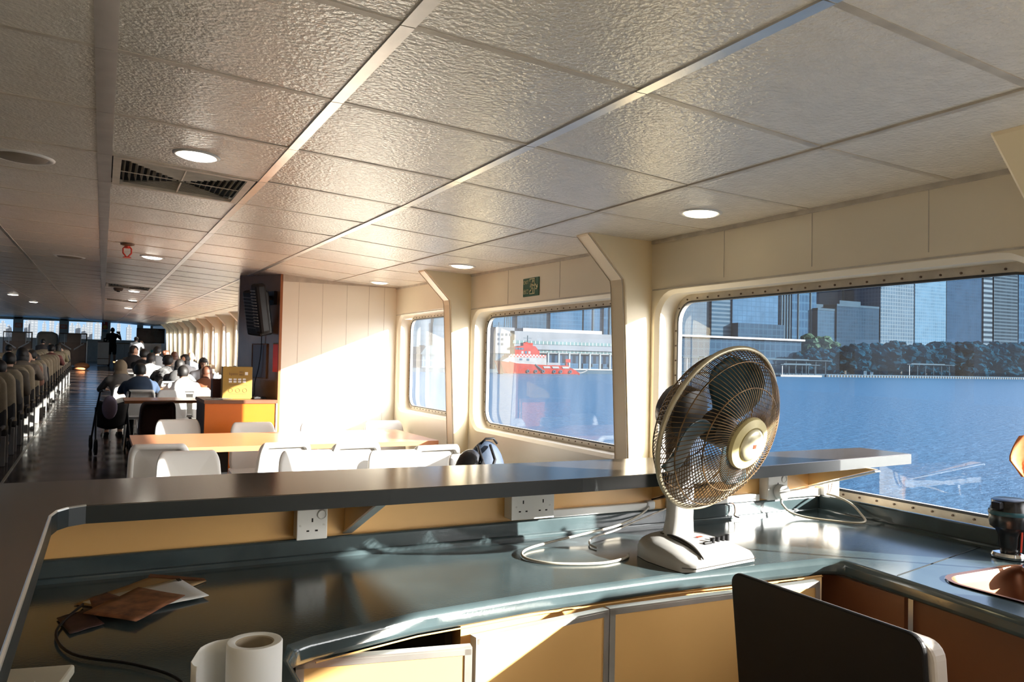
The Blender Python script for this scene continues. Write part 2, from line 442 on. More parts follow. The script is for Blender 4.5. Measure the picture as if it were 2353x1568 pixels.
# thin panel seams and joint strip above the windows
mb = MB()
for y in (1.75, 2.25, 2.75, 4.2, 4.9):
    mb.bb(XW-.0015, XW+.001, y-.0015, y+.0015, 1.80, zc(XW, y))
for (a, b) in ((1.33, 3.27), (3.42, 5.51), (5.67, 7.24)):
    mb.bb(XW-.003, XW+.001, a, b, 1.775+sh((a+b)/2), 1.782+sh((a+b)/2))
    z = 1.99
    mb.prism([(XW-.012, a, zc(XW, a)), (XW+.01, a, zc(XW, a)), (XW+.01, b, zc(XW, b)), (XW-.012, b, zc(XW, b))], (0,0,-.012), (0,0,.012))
g = mb.build('panel_seam', mt['framemetal'], wr); g['kind'] = 'structure'
XG = XW+.115
for (k, wy0, wy1, wz0, wz1) in bays:
    near = -1 < k < 4
    mb = MB()
    n = 6 if near else 3; rad = .13 if near else .12
    P0 = rrect(wy0, wy1, wz0, wz1, rad, n); P1 = rrect(wy0+.04, wy1-.04, wz0+.04, wz1-.04, rad-.03, n)
    rings = [[(XG-.004, y, z) for y, z in P0], [(XG-.008, y, z) for y, z in P1], [(XG+.015, y, z) for y, z in P1], [(XG+.03, y, z) for y, z in P0]]
    vs = [[mb.bm.verts.new(p) for p in r] for r in rings]
    for A, B in zip(vs, vs[1:]):
        for q in range(len(P0)): mb.bm.faces.new((A[q], A[(q+1) % len(P0)], B[(q+1) % len(P0)], B[q]))
    fr = mb.build('window_%d' % (k+5), mt['framemetal'], smooth=40)
    struct(fr, ['window beside the galley, mostly out of frame', 'large window behind the desk fan with the city across the water',
                'middle window showing the red fireboat', 'narrow hazy window next to the partition'][k] if near else ('window in bay %d of the long row beyond the partition' % (k-2) if k > 0 else 'window of the galley side behind the viewpoint'))
    if near:
        mb = MB()
        pr = rrect(wy0+.02, wy1-.02, wz0+.02, wz1-.02, rad-.015, 6)
        L = [(Vector((0, a[0], a[1])), Vector((0, b[0], b[1]))) for a, b in zip(pr, pr[1:]+pr[:1])]
        acc = 0.0
        for a, b in L:
            d = (b-a).length; t = -acc
            while t + .075 <= d:
                t += .075
                p = a + (b-a)*(t/d)
                mb.cyl((XG-.0105, p.y, p.z), (XG-.004, p.y, p.z), .0042, 6)
            acc = d - t if d - t < .075 else 0
        mb.build('bolt_ring', mt['rust'], fr)
        mb = MB()
        pr = rrect(wy0+.037, wy1-.037, wz0+.037, wz1-.037, rad-.03, 6)
        mb.tube([(XG-.009, y, z) for y, z in pr], .005, 6, closed=True)
        mb.build('rubber_seal', mt['rubber'], fr, smooth=180)
    mb = MB()
    Pg = rrect(wy0+.035, wy1-.035, wz0+.035, wz1-.035, rad-.03, n)
    mb.prism([(XG+.004, y, z) for y, z in Pg], (0, 0, 0), (.0005, 0, 0))
    bm_ = mb.bm
    # single sided pane : keep one face only
    bmesh.ops.delete(bm_, geom=[f for f in bm_.faces if len(f.verts) <= 4], context='FACES')
    fs = [f for f in bm_.faces]
    if len(fs) > 1: bmesh.ops.delete(bm_, geom=[fs[0]], context='FACES')
    p = mb.build('pane', mt['glass2'] if k == 3 else mt['glass1'] if k == 2 else mt['glass'], fr); p['label'] = 'salt-hazed glass pane'

# posts with a knee bracket up to the ceiling
for idx, (ya, yb) in enumerate(POSTS, -4):
    ym = (ya+yb)/2; s_ = sh(ym)
    zt = zc(2.12, ym); 
    mb = MB()
    prof = [(2.365, s_), (2.365, .72+s_), (2.355, .9+s_), (2.312, 1.79+s_), (2.305, 1.825+s_), (2.10, zt+.0), (2.10, zt+.02), (XW+.03, zt+.02), (XW+.03, s_)]
    mb.prism([(x, ya, z) for x, z in prof], (0, 0, 0), (0, yb-ya, 0))
    o = mb.build('trim_%d' % (idx+6), mt['postpaint'], bevel=.012, bseg=2)
    names = ['post at the right edge of the frame', 'window post behind the desk fan', 'window post beside the long table']
    struct(o, 'cream ' + (names[idx] if 0 <= idx < 3 else 'post behind the viewpoint' if idx < 0 else 'post number %d of the far window row' % (idx-2)) + ' with a slanted knee at the ceiling')
    if idx in (1, 2):
        mb = MB()   # edge strip along the face and coves into the wall
        for y in (ya+.012, yb-.012):
            mb.tube([(2.3625, y, .72+s_), (2.3525, y, .9+s_), (2.3095, y, 1.79+s_), (2.3025, y, 1.825+s_), (2.099, y, zt-.002)], .0018, 5)
        g = mb.build('seam', mt['framemetal'], o)

# partition bulkhead, with its dark polished side
PY = 7.25
mb = MB(); mb.bb(1.415, XW+.02, PY, PY+.06, .03, zc(1.42, PY)+.03)
pw = mb.build('wall_partition', mt['whitepaint']); struct(pw, 'cream partition wall with a diagonal sunlit patch')
mb = MB()
for x in (1.56, 1.775, 2.0, 2.21, 2.36):
    mb.bb(x-.0015, x+.0015, PY-.0012, PY+.002, .1, zc(x, PY))
mb.bb(1.415, XW, PY-.012, PY+.002, zc(XW, PY)-.0, zc(1.4, PY)+.01)
g = mb.build('panel_seam', mt['framemetal'], pw); g['kind'] = 'structure'
mt['polished'] = M('dark_polished_steel', (.20, .125, .085), .22, .4, var=.25, vs=3, bump=.03, bs=6)
A, B = Vector((1.415, PY, 0)), Vector((1.15, 7.95, 0))
mb = MB()
mb.prism([A+Vector((0,0,.03)), B+Vector((0,0,.03)), Vector((1.46, 10.2, .03)), Vector((XW+.02, 10.2, .03)), Vector((XW+.02, PY+.06, .03)), Vector((1.44, PY+.06, .03))], (0,0,0), (0,0,zc(1.3, 7.6)+.02-.03))
o = mb.build('wall_partition_side', mt['polished']); struct(o, 'dark polished metal side of the partition behind the orange cabinet')
mb = MB(); mb.bb(1.395, 1.417, PY-.004, PY+.03, .03, zc(1.4, PY)+.005)
g = mb.build('corner_trim', M('rust_trim', (.30, .11, .04), .4), o); g['kind'] = 'structure'

# left and rear walls (outside the view), end wall with windows
mb = MB(); mb.bb(XL-.12, XL, YB, 5, -.05, 3.6)
for k in range(22):
    y0 = 5 + 2.0*k; s_ = sh(y0+1)
    mb.bb(XL-.12, XL, y0, y0+2.0, s_-.3, s_+.90); mb.bb(XL-.12, XL, y0, y0+2.0, s_+1.80, s_+2.6); mb.bb(XL-.12, XL, y0, y0+.2, s_+.90, s_+1.80)
struct(mb.build('wall_left', mt['paint']), 'cabin wall on the far left')
mb = MB(); mb.bb(XL, XW+.12, YB-.1, YB, -.05, 2.5); struct(mb.build('wall_back', mt['paint']), 'galley wall behind the viewpoint')
EW = [(-5.5, -4.15), (-3.78, -2.05), (-1.68, -.03), (.32, 1.72), (1.95, 2.4)]
zf, zt = sh(YE), zc(0, YE)
mb = MB(); mb.bb(XL, XW+.1, YE, YE+.1, zf-.1, zf+1.16)
xs = [XL] + [v for w in EW for v in w] + [XW+.1]
for a, b in zip(xs[::2], xs[1::2]): mb.bb(a, b, YE, YE+.1, zf+1.16, zt+.2)
mb.bb(XL, XW+.1, YE, YE+.1, zt-.0, zt+.25)
we = mb.build('wall_front', M('grey_wall', (.60, .53, .44), .6)); struct(we, 'front wall of the cabin with a band of windows')
for i, (a, b) in enumerate(EW):
    mb = MB()
    for (x0, x1, z0, z1) in ((a, b, zf+1.16, zf+1.2), (a, b, zt-.04, zt), (a, a+.04, zf+1.2, zt-.04), (b-.04, b, zf+1.2, zt-.04)):
        mb.bb(x0, x1, YE-.01, YE+.05, z0, z1)
    f = mb.build('window_%d' % (30+i), mt['framemetal'])
    struct(f, 'front window, %s from the left' % ('first', 'second', 'third', 'fourth', 'narrow fifth')[i])
    mb = MB(); mb.surf(lambda u, v: Vector((a+.03+(b-a-.06)*u, YE+.03, zf+1.18+(zt-.02-zf-1.18)*v)), 1, 1)
    mb.build('pane', mt['glassclear'], f)
# ================================================================== CEILING FIXTURES
mt['lit'] = M('lit_diffuser', (.9, .88, .82), .4, emit=(1, .93, .80), es=7)
mt['litwarm'] = M('lit_diffuser_warm', (.9, .85, .7), .4, emit=(1, .86, .55), es=2.2)
mt['unlit'] = M('unlit_grille', (.22, .19, .15), .6)
def downlight(x, y, r, mat_, label, name='downlight', rim=mt['whitemetal']):
    z = zc(x, y)
    t = thing(name, (x, y, z+.004), label, 'ceiling light' if name == 'downlight' else 'ceiling speaker', group='round fittings in the ceiling')
    t.rotation_euler = (math.atan(sh(y+.5)-sh(y-.5)), -math.atan((zc(x+.1, y)-zc(x-.1, y))/.2), 0)
    mb = MB(); mb.lathe([(r*1.0, -.004), (r*1.04, -.008), (r*1.16, -.010), (r*1.26, -.005), (r*1.28, .004), (r*.98, .004)], 32, cap=False)
    mb.build('trim_ring', rim, t, smooth=180)
    mb = MB(); mb.lathe([(.001, -.020), (r*.6, -.018), (r*.9, -.013), (r*1.0, -.006), (r*1.0, .002)], 32, cap=False)
    mb.build('diffuser' if name == 'downlight' else 'grille', mat_, t, smooth=40)
    return t
for (px, py, r, m_, lab, kind) in [
    (452, 357, .068, 'lit', 'brightest round downlight beside the large air grille', 'downlight'),
    (1610, 489, .070, 'litwarm', 'round warm downlight above the window with the fan', 'downlight'),
    (1062, 611, .075, 'litwarm', 'round warm downlight near the green exit sign', 'downlight'),
    (872, 649, .07, 'litwarm', 'round warm downlight close to the cream partition', 'downlight'),
    (350, 591, .075, 'lit', 'round downlight between red sprinkler and dark column', 'downlight'),
    (308, 669, .07, 'lit', 'small downlight in front of the second air grille', 'downlight'),
    (305, 690, .07, 'lit', 'small downlight in front of the third air grille', 'downlight'),
    (295, 708, .08, 'lit', 'farthest small downlight over the aisle', 'downlight'),
    (30, 677, .085, 'lit', 'small downlight at far left over the bus-style seats', 'downlight'),
    (77, 694, .085, 'lit', 'small downlight right of the far left one over the seats', 'downlight'),
    (50, 360, .095, 'unlit', 'round unlit speaker grille left of the aisle bar', 'ceiling_speaker'),
    (160, 590, .10, 'unlit', 'second unlit round grille farther along left of the aisle', 'ceiling_speaker')]:
    # march along the view ray to the ceiling
    d = ray(px, py); t = .5
    for _ in range(4000):
        p = O + d*t
        if p.z >= zc(p.x, p.y): break
        t += .01
    downlight(p.x, p.y, r, mt[m_], lab, kind)
def ceil_pt(px, py):
    d = ray(px, py); t = .5
    for _ in range(6000):
        p = O + d*t
        if p.z >= zc(p.x, p.y): break
        t += .01
    return p
# square air grilles filling one ceiling module
def grille(y0, label, fine):
    x0, x1, y1 = -.014+.03, .581-.025, y0+.6-.02
    y0 = y0+.012; cx, cy = (x0+x1)/2, (y0+y1)/2
    z = zc(cx, cy)
    t = thing('air_grille', (cx, cy, z), label, 'air vent', group='square air grilles above the aisle')
    hx, hy = (x1-x0)/2, (y1-y0)/2
    sl = (zc(x1, cy)-zc(x0, cy))/(x1-x0)
    mb = MB()
    for (a, b, c, d) in ((-hx, hx, -hy, -hy+.03), (-hx, hx, hy-.03, hy), (-hx, -hx+.03, -hy+.03, hy-.03), (hx-.03, hx, -hy+.03, hy-.03)):
        mb.prism([(a, c, a*sl-.004), (b, c, b*sl-.004), (b, d, b*sl-.004), (a, d, a*sl-.004)], (0,0,0), (0,0,.012))
    fr = mb.build('frame', mt['framemetal'], t)
    mb = MB(); mb.prism([(-hx, -hy, -hx*sl), (hx, -hy, hx*sl), (hx, hy, hx*sl), (-hx, hy, -hx*sl)], (0,0,.07), (0,0,.075)); mb.build('plenum', mt['darkgap'], t)
    a = hx-.03; b = hy-.03; n = 10 if fine else 7
    mb = MB(); mv = MB()
    def slat(m_, p, q, wdt, tilt):
        p, q = Vector(p), Vector(q); d = (q-p).normalized(); s = Vector((-d.y, d.x, 0))*(wdt*math.cos(tilt)); u = Vector((0, 0, wdt*math.sin(tilt)))
        m_.prism([p-s*.5, q-s*.5, q+s*.5+u, p+s*.5+u], (0,0,0), (0,0,.0022))
    zz = .002
    for k in range(n):      # four triangular fields of slats
        f = 1-(k+.5)/n
        # left / right fields : slats along y
        slat(mb, (-a*f, -b*f, -a*f*sl+zz), (-a*f, b*f, -a*f*sl+zz), .03, R(75))
        slat(mb, (a*f, b*f, a*f*sl+zz), (a*f, -b*f, a*f*sl+zz), .03, R(75))
        # near / far fields : slats along x
        slat(mv, (-a*f, b*f, -a*f*sl+zz), (a*f, b*f, a*f*sl+zz), .03, R(25))
        slat(mv, (a*f, -b*f, a*f*sl+zz), (-a*f, -b*f, -a*f*sl+zz), .03, R(25))
    for s in (-1, 1):
        mb.prism([(s*.02, -.003, s*.02*sl+zz), (s*a, -.003, s*a*sl+zz), (s*a, .003, s*a*sl+zz), (s*.02, .003, s*.02*sl+zz)], (0,0,0), (0,0,.003))
        mv.prism([(-.003, s*.02, zz), (-.003, s*b, zz), (.003, s*b, zz), (.003, s*.02, zz)], (0,0,-.002), (0,0,.003))
    mb.build('side_louvre', mt['framemetal'], t); mv.build('cross_louvre', mt['framemetal'], t)
grille(3.465, 'large square air grille beside the brightest downlight', True)
grille(11.265, 'second air grille farther down the aisle, dark slatted', False)
grille(15.465, 'third, most distant air grille above the aisle', False)
# sprinkler heads
def sprinkler(p, label, s=1.0, mat_=mt['red']):
    t = thing('sprinkler', (p.x, p.y, zc(p.x, p.y)), label, 'sprinkler', group='fittings hanging from the ceiling')
    mb = MB(); mb.lathe([(.001, .0), (.038*s, 0), (.036*s, -.008*s), (.012*s, -.014*s), (.001, -.014*s)], 20); mb.build('ceiling_plate', mt['rust'], t, smooth=40)
    mb = MB()
    for q in (-1, 1): mb.tube([(q*.006*s, 0, -.012*s), (q*.022*s, 0, -.03*s), (q*.022*s, 0, -.055*s), (q*.004*s, 0, -.078*s)], .0045*s, 8)
    mb.cyl((0, 0, -.01*s), (0, 0, -.028*s), .012*s, 12); mb.build('body', mat_, t, smooth=40)
    mb = MB(); mb.lathe([(.001, -.078*s), (.02*s, -.078*s), (.024*s, -.082*s), (.001, -.084*s)], 16); mb.build('deflector', mat_, t, smooth=40)
sprinkler(ceil_pt(293, 560), 'red sprinkler head hanging below the ceiling tiles', 1.25)
p = ceil_pt(272, 662)
t = thing('smoke_detector', (p.x, p.y, zc(p.x, p.y)), 'small dark round detector under the second air grille', 'smoke detector')
mb = MB(); mb.lathe([(.001, 0), (.06, 0), (.06, -.02), (.045, -.04), (.001, -.045)], 20); mb.build('body', mt['rust'], t, smooth=40)
mb = MB(); mb.lathe([(.02, -.04), (.022, -.052), (.001, -.056)], 16); mb.build('sensor', mt['black'], t, smooth=40)

# ------------------------------------------------------------------ exit sign on the window wall
t = thing('exit_sign', (XW-.004, 4.562, 1.891), 'green EXIT sign with running man above the middle window', 'exit sign')
wy, hz = .106, .060
mt['signgreen'] = M('sign_green', (.008, .085, .035), .4, var=.05); mt['signcream'] = M('sign_cream', (.62, .60, .34), .5, var=.03)
mb = MB(); mb.bb(-.002, .004, -wy, wy, -hz, hz); mb.build('sign_plate', mt['signgreen'], t)
o, u, v, n = Vector((-.002, wy, -hz)), (0, -1, 0), (0, 0, 1), (-1, 0, 0)
mb = MB(); add_mesh(mb, letters('EXIT', .034, o + Vector((0, -.007, .082)), u, v, n)); mb.build('lettering', mt['signcream'], t)
mb = MB()
L = [[(.024, .020), (.024, .047)], [(.012, .044), (.012, .034), (.036, .034), (.036, .044)], [(.010, .031), (.010, .020), (.038, .020), (.038, .031)]]
L += [[(.050, .020), (.050, .044), (.076, .044), (.076, .020), (.050, .020)]]
strokes(mb, o, u, v, n, L, .0042)
mb.build('chinese_lettering', mt['signcream'], t)
mb = MB()
strokes(mb, o, u, v, n, [[(.094, .100), (.094, .112), (.160, .112), (.160, .016), (.094, .016), (.094, .030)]], .006)
mb.build('door_symbol', mt['signcream'], t)
mb = MB()
strokes(mb, o, u, v, n, [[(.128, .084), (.122, .060)]], .017)
strokes(mb, o, u, v, n, [[(.128, .086), (.108, .078), (.103, .062)], [(.130, .082), (.142, .068), (.156, .068)]], .008)
strokes(mb, o, u, v, n, [[(.122, .060), (.118, .040), (.098, .034)], [(.124, .058), (.140, .046), (.138, .024)]], .009)
mm = Matrix.Translation(o + Vector((-.0012, -.139, .098))) @ Matrix.Rotation(R(-90), 4, 'Y')
mb.lathe([(.001, 0), (.0085, 0), (.0085, .0009), (.001, .0009)], 14, mm)
mb.build('running_man', mt['signcream'], t)
mb = MB()
strokes(mb, o, u, v, n, [[(.172, .074), (.196, .048)], [(.198, .068), (.198, .045), (.175, .045)]], .009)
mb.build('arrow', mt['signcream'], t)

# ================================================================== GALLEY COUNTER
ZC = .88
front = [(.30, .62), (.305, 1.40), (.325, 1.465), (.37, 1.488), (.592, 1.545), (.89, 1.572), (1.25, 1.577), (1.76, 1.545), (1.80, 1.52), (1.795, 1.47), (1.777, 1.311), (1.737, 1.0), (1.70, -.3)]
outer = [(2.36, -.3), (2.36, 2.098), (-.55, 2.098), (-.55, .62)]
wt = thing('worktop', (.9, 1.8, ZC-.045), 'dark slate-green worktop running round the galley corner', 'worktop')
mb = MB(); mb.prism([(x, y, ZC-.045) for x, y in front + outer], (0,0,0), (0,0,.045))
top = mb.build('top', mt['counter'], None)
# basin opening
SX0, SX1, SY0, SY1 = 1.865, 2.225, .80, 1.285
cut = MB(); cut.prism([(x, y, ZC-.1) for x, y in rrect(SX0, SX1, SY0, SY1, .07, 6)], (0,0,0), (0,0,.2)); cut = cut.build('cut', None)
m_ = top.modifiers.new('b', 'BOOLEAN'); m_.object = cut; m_.operation = 'DIFFERENCE'; m_.solver = 'EXACT'
apply_mods(top); bpy.data.objects.remove(cut)
top.data.transform(Matrix.Translation(-Vector(wt.location))); top.parent = wt
m_ = top.modifiers.new('bevel', 'BEVEL'); m_.width = .014; m_.segments = 3; m_.limit_method = 'ANGLE'; m_.angle_limit = R(40)
for p in top.data.polygons: p.use_smooth = True
top.data.set_sharp_from_angle(angle=R(30))
mb = MB(); mb.prism([(-.55, 2.070, ZC), (-.55, 2.098, ZC), (2.36, 2.098, ZC), (2.36, 2.070, ZC)], (0,0,-.005), (0,0,.012))
mb.bb(-.55, 2.36, 2.082, 2.098, ZC, ZC+.052); mb.build('backsplash', mt['counter'], wt, world=True, bevel=.005)
mb = MB(); mb.bb(2.325, 2.36, -.3, 2.08, ZC-.005, ZC+.012); mb.bb(2.342, 2.36, -.3, 2.081, ZC, ZC+.058); mb.build('backsplash', mt['counter'], wt, world=True, bevel=.005)
mb = MB()
for a, b in zip(front[3:8], front[4:8]):
    A, B = Vector((*a, ZC-.045)), Vector((*b, ZC-.045)); mb.tube([A+Vector((0, .004, -.0015)), B+Vector((0, .004, -.0015))], .0018, 6)
mb.build('edge_strip', mt['laminate'], wt, world=True)
mb = MB()
for (a, b) in (((1.80, 1.35), (2.33, 1.47)),):
    mb.prism([(a[0], a[1]-.0012, ZC+.0005), (b[0], b[1]-.0012, ZC+.0005), (b[0], b[1]+.0012, ZC+.0005), (a[0], a[1]+.0012, ZC+.0005)], (0,0,0), (0,0,.0006))
mb.build('joint', mt['darkgap'], wt, world=True)
# basin
sk = thing('sink', ((SX0+SX1)/2, (SY0+SY1)/2, ZC-.19), 'steel sink basin, brown cabinet reflection in its colour, let into the worktop at right', 'sink')
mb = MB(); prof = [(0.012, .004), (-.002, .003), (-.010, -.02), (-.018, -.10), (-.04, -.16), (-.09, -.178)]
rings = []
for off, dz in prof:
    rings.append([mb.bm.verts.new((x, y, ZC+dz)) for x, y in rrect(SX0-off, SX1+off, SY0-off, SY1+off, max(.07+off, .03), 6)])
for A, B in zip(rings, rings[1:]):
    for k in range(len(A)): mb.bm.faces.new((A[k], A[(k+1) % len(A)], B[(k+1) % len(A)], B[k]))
mb.bm.faces.new(rings[-1]); mb.build('basin', M('brown_reflection_steel', (.22, .095, .05), .32, .7, var=.2), sk, smooth=40, world=True)  # brown reflection of the cabinet is put into the steel colour
mb = MB(); mb.lathe([(.001, 0), (.03, 0), (.034, -.002), (.034, .002), (.001, .003)], 20, Matrix.Translation(((SX0+SX1)/2, (SY0+SY1)/2, ZC-.174))); mb.build('drain', mt['chrome'], sk, world=True)

# panel behind the worktop and raised bar shelf
pn = thing('galley_backboard', (.9, 2.115, 0), 'yellow laminate panel between worktop and raised bar shelf', 'panel')
mb = MB(); mb.bb(-.6, 2.365, 2.10, 2.13, .02, 1.0645); mb.build('board', mt['panel_lam'], pn, world=True)
mb = MB(); mb.bb(2.365, 2.475, 2.105, 2.125, .02, 1.066); mb.build('end_filler', mt['paint'], pn, world=True)
mb = MB(); mb.bb(-.24, -.22, .62, 2.065, ZC+.001, 1.0645); mb.build('side_board', mt['laminate'], pn, world=True)
ZS = 1.10
bs = thing('bar_shelf', (.9, 1.95, ZS-.036), 'long raised bar shelf in grey-brown laminate with rounded corner', 'bar shelf')
inner = [(-.08, .62), (-.076, 1.69), (-.068, 1.735), (-.05, 1.765), (-.02, 1.785), (.2, 1.780), (.6, 1.768), (1.12, 1.765), (1.7, 1.79), (2.58, 1.885)]
far = [(2.58, 2.10), (1.7, 2.085), (1.1, 2.10), (.42, 2.14), (-.18, 2.15), (-.62, 2.15), (-.62, .62)]
mb = MB(); mb.prism([(x, y, ZS-.034) for x, y in inner+far], (0,0,0), (0,0,.034)); mb.build('shelf_top', mt['shelf'], bs, world=True, bevel=.003)
mb = MB()
for a, b in zip(inner, inner[1:]):
    A, B = Vector((*a, ZS-.0345)), Vector((*b, ZS-.0345)); d = (B-A).normalized(); nrm = Vector((d.y, -d.x, 0))
    mb.prism([A, B, B+nrm*.0025, A+nrm*.0025], (0,0,-.001), (0,0,.0335))
mb.build('edge_band', M('shelf_edge', (.012, .017, .018), .4), bs, world=True)
mb = MB()
for a, b in zip(inner[:5], inner[1:5]):
    mb.tube([Vector((*a, ZS)), Vector((*b, ZS))], .0028, 6)
mb.build('metal_edge', mt['alu'], bs, world=True)
def bracket(x, m_, strip, z0):
    x2 = x
    mb = MB()
    a, b, c = Vector((x-.008, 2.099, z0)), Vector((x-.008, 2.099, ZS-.035)), Vector((x2-.008, 1.815, ZS-.035))
    mb.prism([a, b, c], (0,0,0), (.016, 0, 0)); br = mb.build('bracket', m_, bs, world=True)
    mb = MB(); mb.prism([a+Vector((-.004,0,-.004)), c+Vector((-.004,0,-.004)), c+Vector((.020,0,-.004)), a+Vector((.020,0,-.004))], (0,-.004,-.004), (0,0,.0)); mb.build('bracket_edge', strip, br, world=False)
    return br
# (children use the shelf's own origin)
for (x, m_, s_, z_) in ((.595, mt['laminate'], mt['alu'], ZC+.062), (1.61, mt['laminate'], mt['blackmetal'], ZC+.088), (2.315, mt['laminate'], mt['white'], ZC+.092)):
    br = bracket(x, m_, s_, z_)
    for ch in br.children: ch.data.transform(Matrix.Translation(-Vector(bs.location)))
# sockets
def socket(x0, x1, z0, z1, gangs, label, switch, depth=.045):
    t = thing('socket', ((x0+x1)/2, 2.0985, (z0+z1)/2), label, 'wall socket', group='white sockets under the bar shelf')
    w, h = (x1-x0)/2, (z1-z0)/2
    mb = MB(); mb.bb(-w+.001, w-.001, -depth+.007, 0, -h+.001, h-.001, .003); mb.build('back_box', mt['white'], t)
    mb = MB(); mb.bb(-w, w, -depth-.001, -depth+.007, -h, h, .002); f = mb.build('face_plate', mt['white'], t)
    y = -depth-.0012
    for g in range(gangs):
        cx = (-.0 if gangs == 1 else (-.033 + .066*g)); dz = -.008
        for (a, b, c, d) in ((cx-.002, cx+.002, dz+.014, dz+.024), (cx-.0145, cx-.0075, dz-.010, dz-.006), (cx+.0075, cx+.0145, dz-.010, dz-.006)):
            mb = MB(); mb.bb(a, b, y, y+.001, c, d); mb.build('pin_slot', mt['darkgap'], f)
    for s in (-1, 1):
        mb = MB(); mb.cyl((s*w*.78, y+.0005, -.002), (s*w*.78, y-.0008, -.002), .0028, 10); mb.build('screw', mt['alu'], f)
    if switch:
        mb = MB(); mm = Matrix.Translation((w*.62, y, h*.62)) @ Matrix.Rotation(R(90), 4, 'X')
        mb.lathe([(.013, 0), (.013, .001), (.0105, .003), (.010, .001), (.001, .001)], 20, mm, cap=False); mb.build('switch', mt['white'], t, smooth=40)
    return t
socket(.452, .530, .935, 1.012, 1, 'single white switched socket nearest the stack of papers', True)
socket(1.062, 1.204, .942, 1.022, 2, 'double white socket in the middle of the yellow panel', False, .05)
socket(2.064, 2.155, .938, 1.024, 1, 'white socket right of the fan with a round plug in it', True)
t = thing('plug', (2.112, 2.052, .967), 'round white plug pushed into the socket right of the fan', 'plug')
mb = MB(); mb.lathe([(.001, 0), (.024, 0), (.026, .004), (.025, .028), (.018, .034), (.001, .035)], 24, Matrix.Rotation(R(90), 4, 'X')); mb.build('body', mt['white'], t, smooth=40)
mb = MB(); mb.cyl((0, -.012, -.02), (0, -.014, -.042), .006, 10, .004); mb.build('cord_guard', mt['white'], t, smooth=40)
# white cable trunking along the panel
t = thing('cable_trunking', (1.8, 2.095, .94), 'white plastic cable trunking along the top of the splashback', 'cable trunking')
mb = MB(); mb.bb(1.215, 1.585, 2.078, 2.099, .934, .957, .002); mb.bb(1.66, 2.05, 2.078, 2.099, .934, .957, .002); mb.bb(2.16, 2.36, 2.076, 2.099, .936, .962, .002); mb.build('cover', mt['white'], t, world=True)
mb = MB(); mb.bb(1.655, 1.682, 2.074, 2.0985, .934, 1.055, .002); mb.build('riser', mt['white'], t, world=True)
mb = MB(); mb.bb(1.565, 1.598, 2.074, 2.0985, .9345, .962, .006); mb.build('end_cap', mt['whitemetal'], t, world=True)
mb = MB(); mb.bb(2.345, 2.362, 2.06, 2.0985, .9365, .968, .004); mb.build('end_cap', mt['whitemetal'], t, world=True)
def cord(pts, r, name, label, mat_, sub=6):
    P = [Vector(p) for p in pts]; out = []
    for i in range(len(P)-1):
        p0, p1, p2, p3 = P[max(i-1, 0)], P[i], P[i+1], P[min(i+2, len(P)-1)]
        for k in range(sub):
            s = k/sub; out.append(.5*((2*p1) + (p2-p0)*s + (2*p0-5*p1+4*p2-p3)*s*s + (3*p1-p0-3*p2+p3)*s**3))
    out.append(P[-1])
    return out
t = thing('fan_cord', (2.11, 2.03, ZC), 'pale power cord looping over the worktop from the round plug', 'power cord')
pts = [(2.112, 2.037, .927), (2.13, 2.02, .902), (2.16, 1.98, .888), (2.20, 1.915, .885), (2.25, 1.85, .885), (2.29, 1.84, .889), (2.318, 1.88, .905), (2.330, 1.93, .93), (2.333, 1.99, .944), (2.336, 2.04, .947)]
mb = MB(); mb.tube(cord(pts, 0, '', '', None), .0038, 8); mb.build('cable', M('ivory_cable', (.55, .48, .36), .4), t, smooth=180, world=True)
t = thing('loose_cable', (1.1, 1.9, ZC), 'pale cable loop lying left of the fan base', 'cable')
pts = [(1.285, 1.785, .884), (1.25, 1.752, .884), (1.16, 1.735, .884), (1.055, 1.775, .884), (1.012, 1.83, .884), (1.012, 1.885, .885), (1.06, 1.94, .886), (1.16, 1.975, .890), (1.28, 1.99, .900), (1.42, 2.03, .905), (1.52, 2.055, .925), (1.57, 2.072, .945)]
mb = MB(); mb.tube(cord(pts, 0, '', '', None), .0036, 8); mb.build('cable', M('pale_cable', (.50, .46, .38), .4), t, smooth=180, world=True)
t = thing('thin_cable', (1.35, 1.98, ZC), 'thin grey cable behind the fan base rising to the splashback', 'cable')
pts = [(1.245, 1.88, .884), (1.25, 1.925, .886), (1.30, 1.98, .889), (1.40, 2.02, .892), (1.5, 2.055, .905), (1.64, 2.07, .936)]
mb = MB(); mb.tube(cord(pts, 0, '', '', None), .0026, 8); mb.build('cable', mt['framemetal'], t, smooth=180, world=True)
t = thing('wall_cable', (2.42, 2.09, .93), 'thin brown cables hanging against the cream filler by the window', 'cable')
mb = MB()
mb.tube(cord([(2.39, 2.098, 1.06), (2.405, 2.09, 1.02), (2.402, 2.09, .97), (2.388, 2.08, .94)], 0, '', '', None), .0018, 6); mb.tube(cord([(2.425, 2.1, 1.06), (2.43, 2.095, 1.0), (2.415, 2.09, .955), (2.40, 2.085, .94)], 0, '', '', None), .0018, 6)
mb.build('strand', mt['rust'], t, smooth=180, world=True)
t = thing('pinned_wire', (1.80, 2.07, ZC), 'short dark wire hanging down the splashback behind the fan', 'cable')
mb = MB(); mb.tube(cord([(1.905, 2.073, .936), (1.925, 2.070, .930), (1.928, 2.068, .905), (1.922, 2.064, .893), (1.93, 2.05, .890)], 0, '', '', None), .0022, 6); mb.build('strand', mt['rust'], t, smooth=180, world=True)

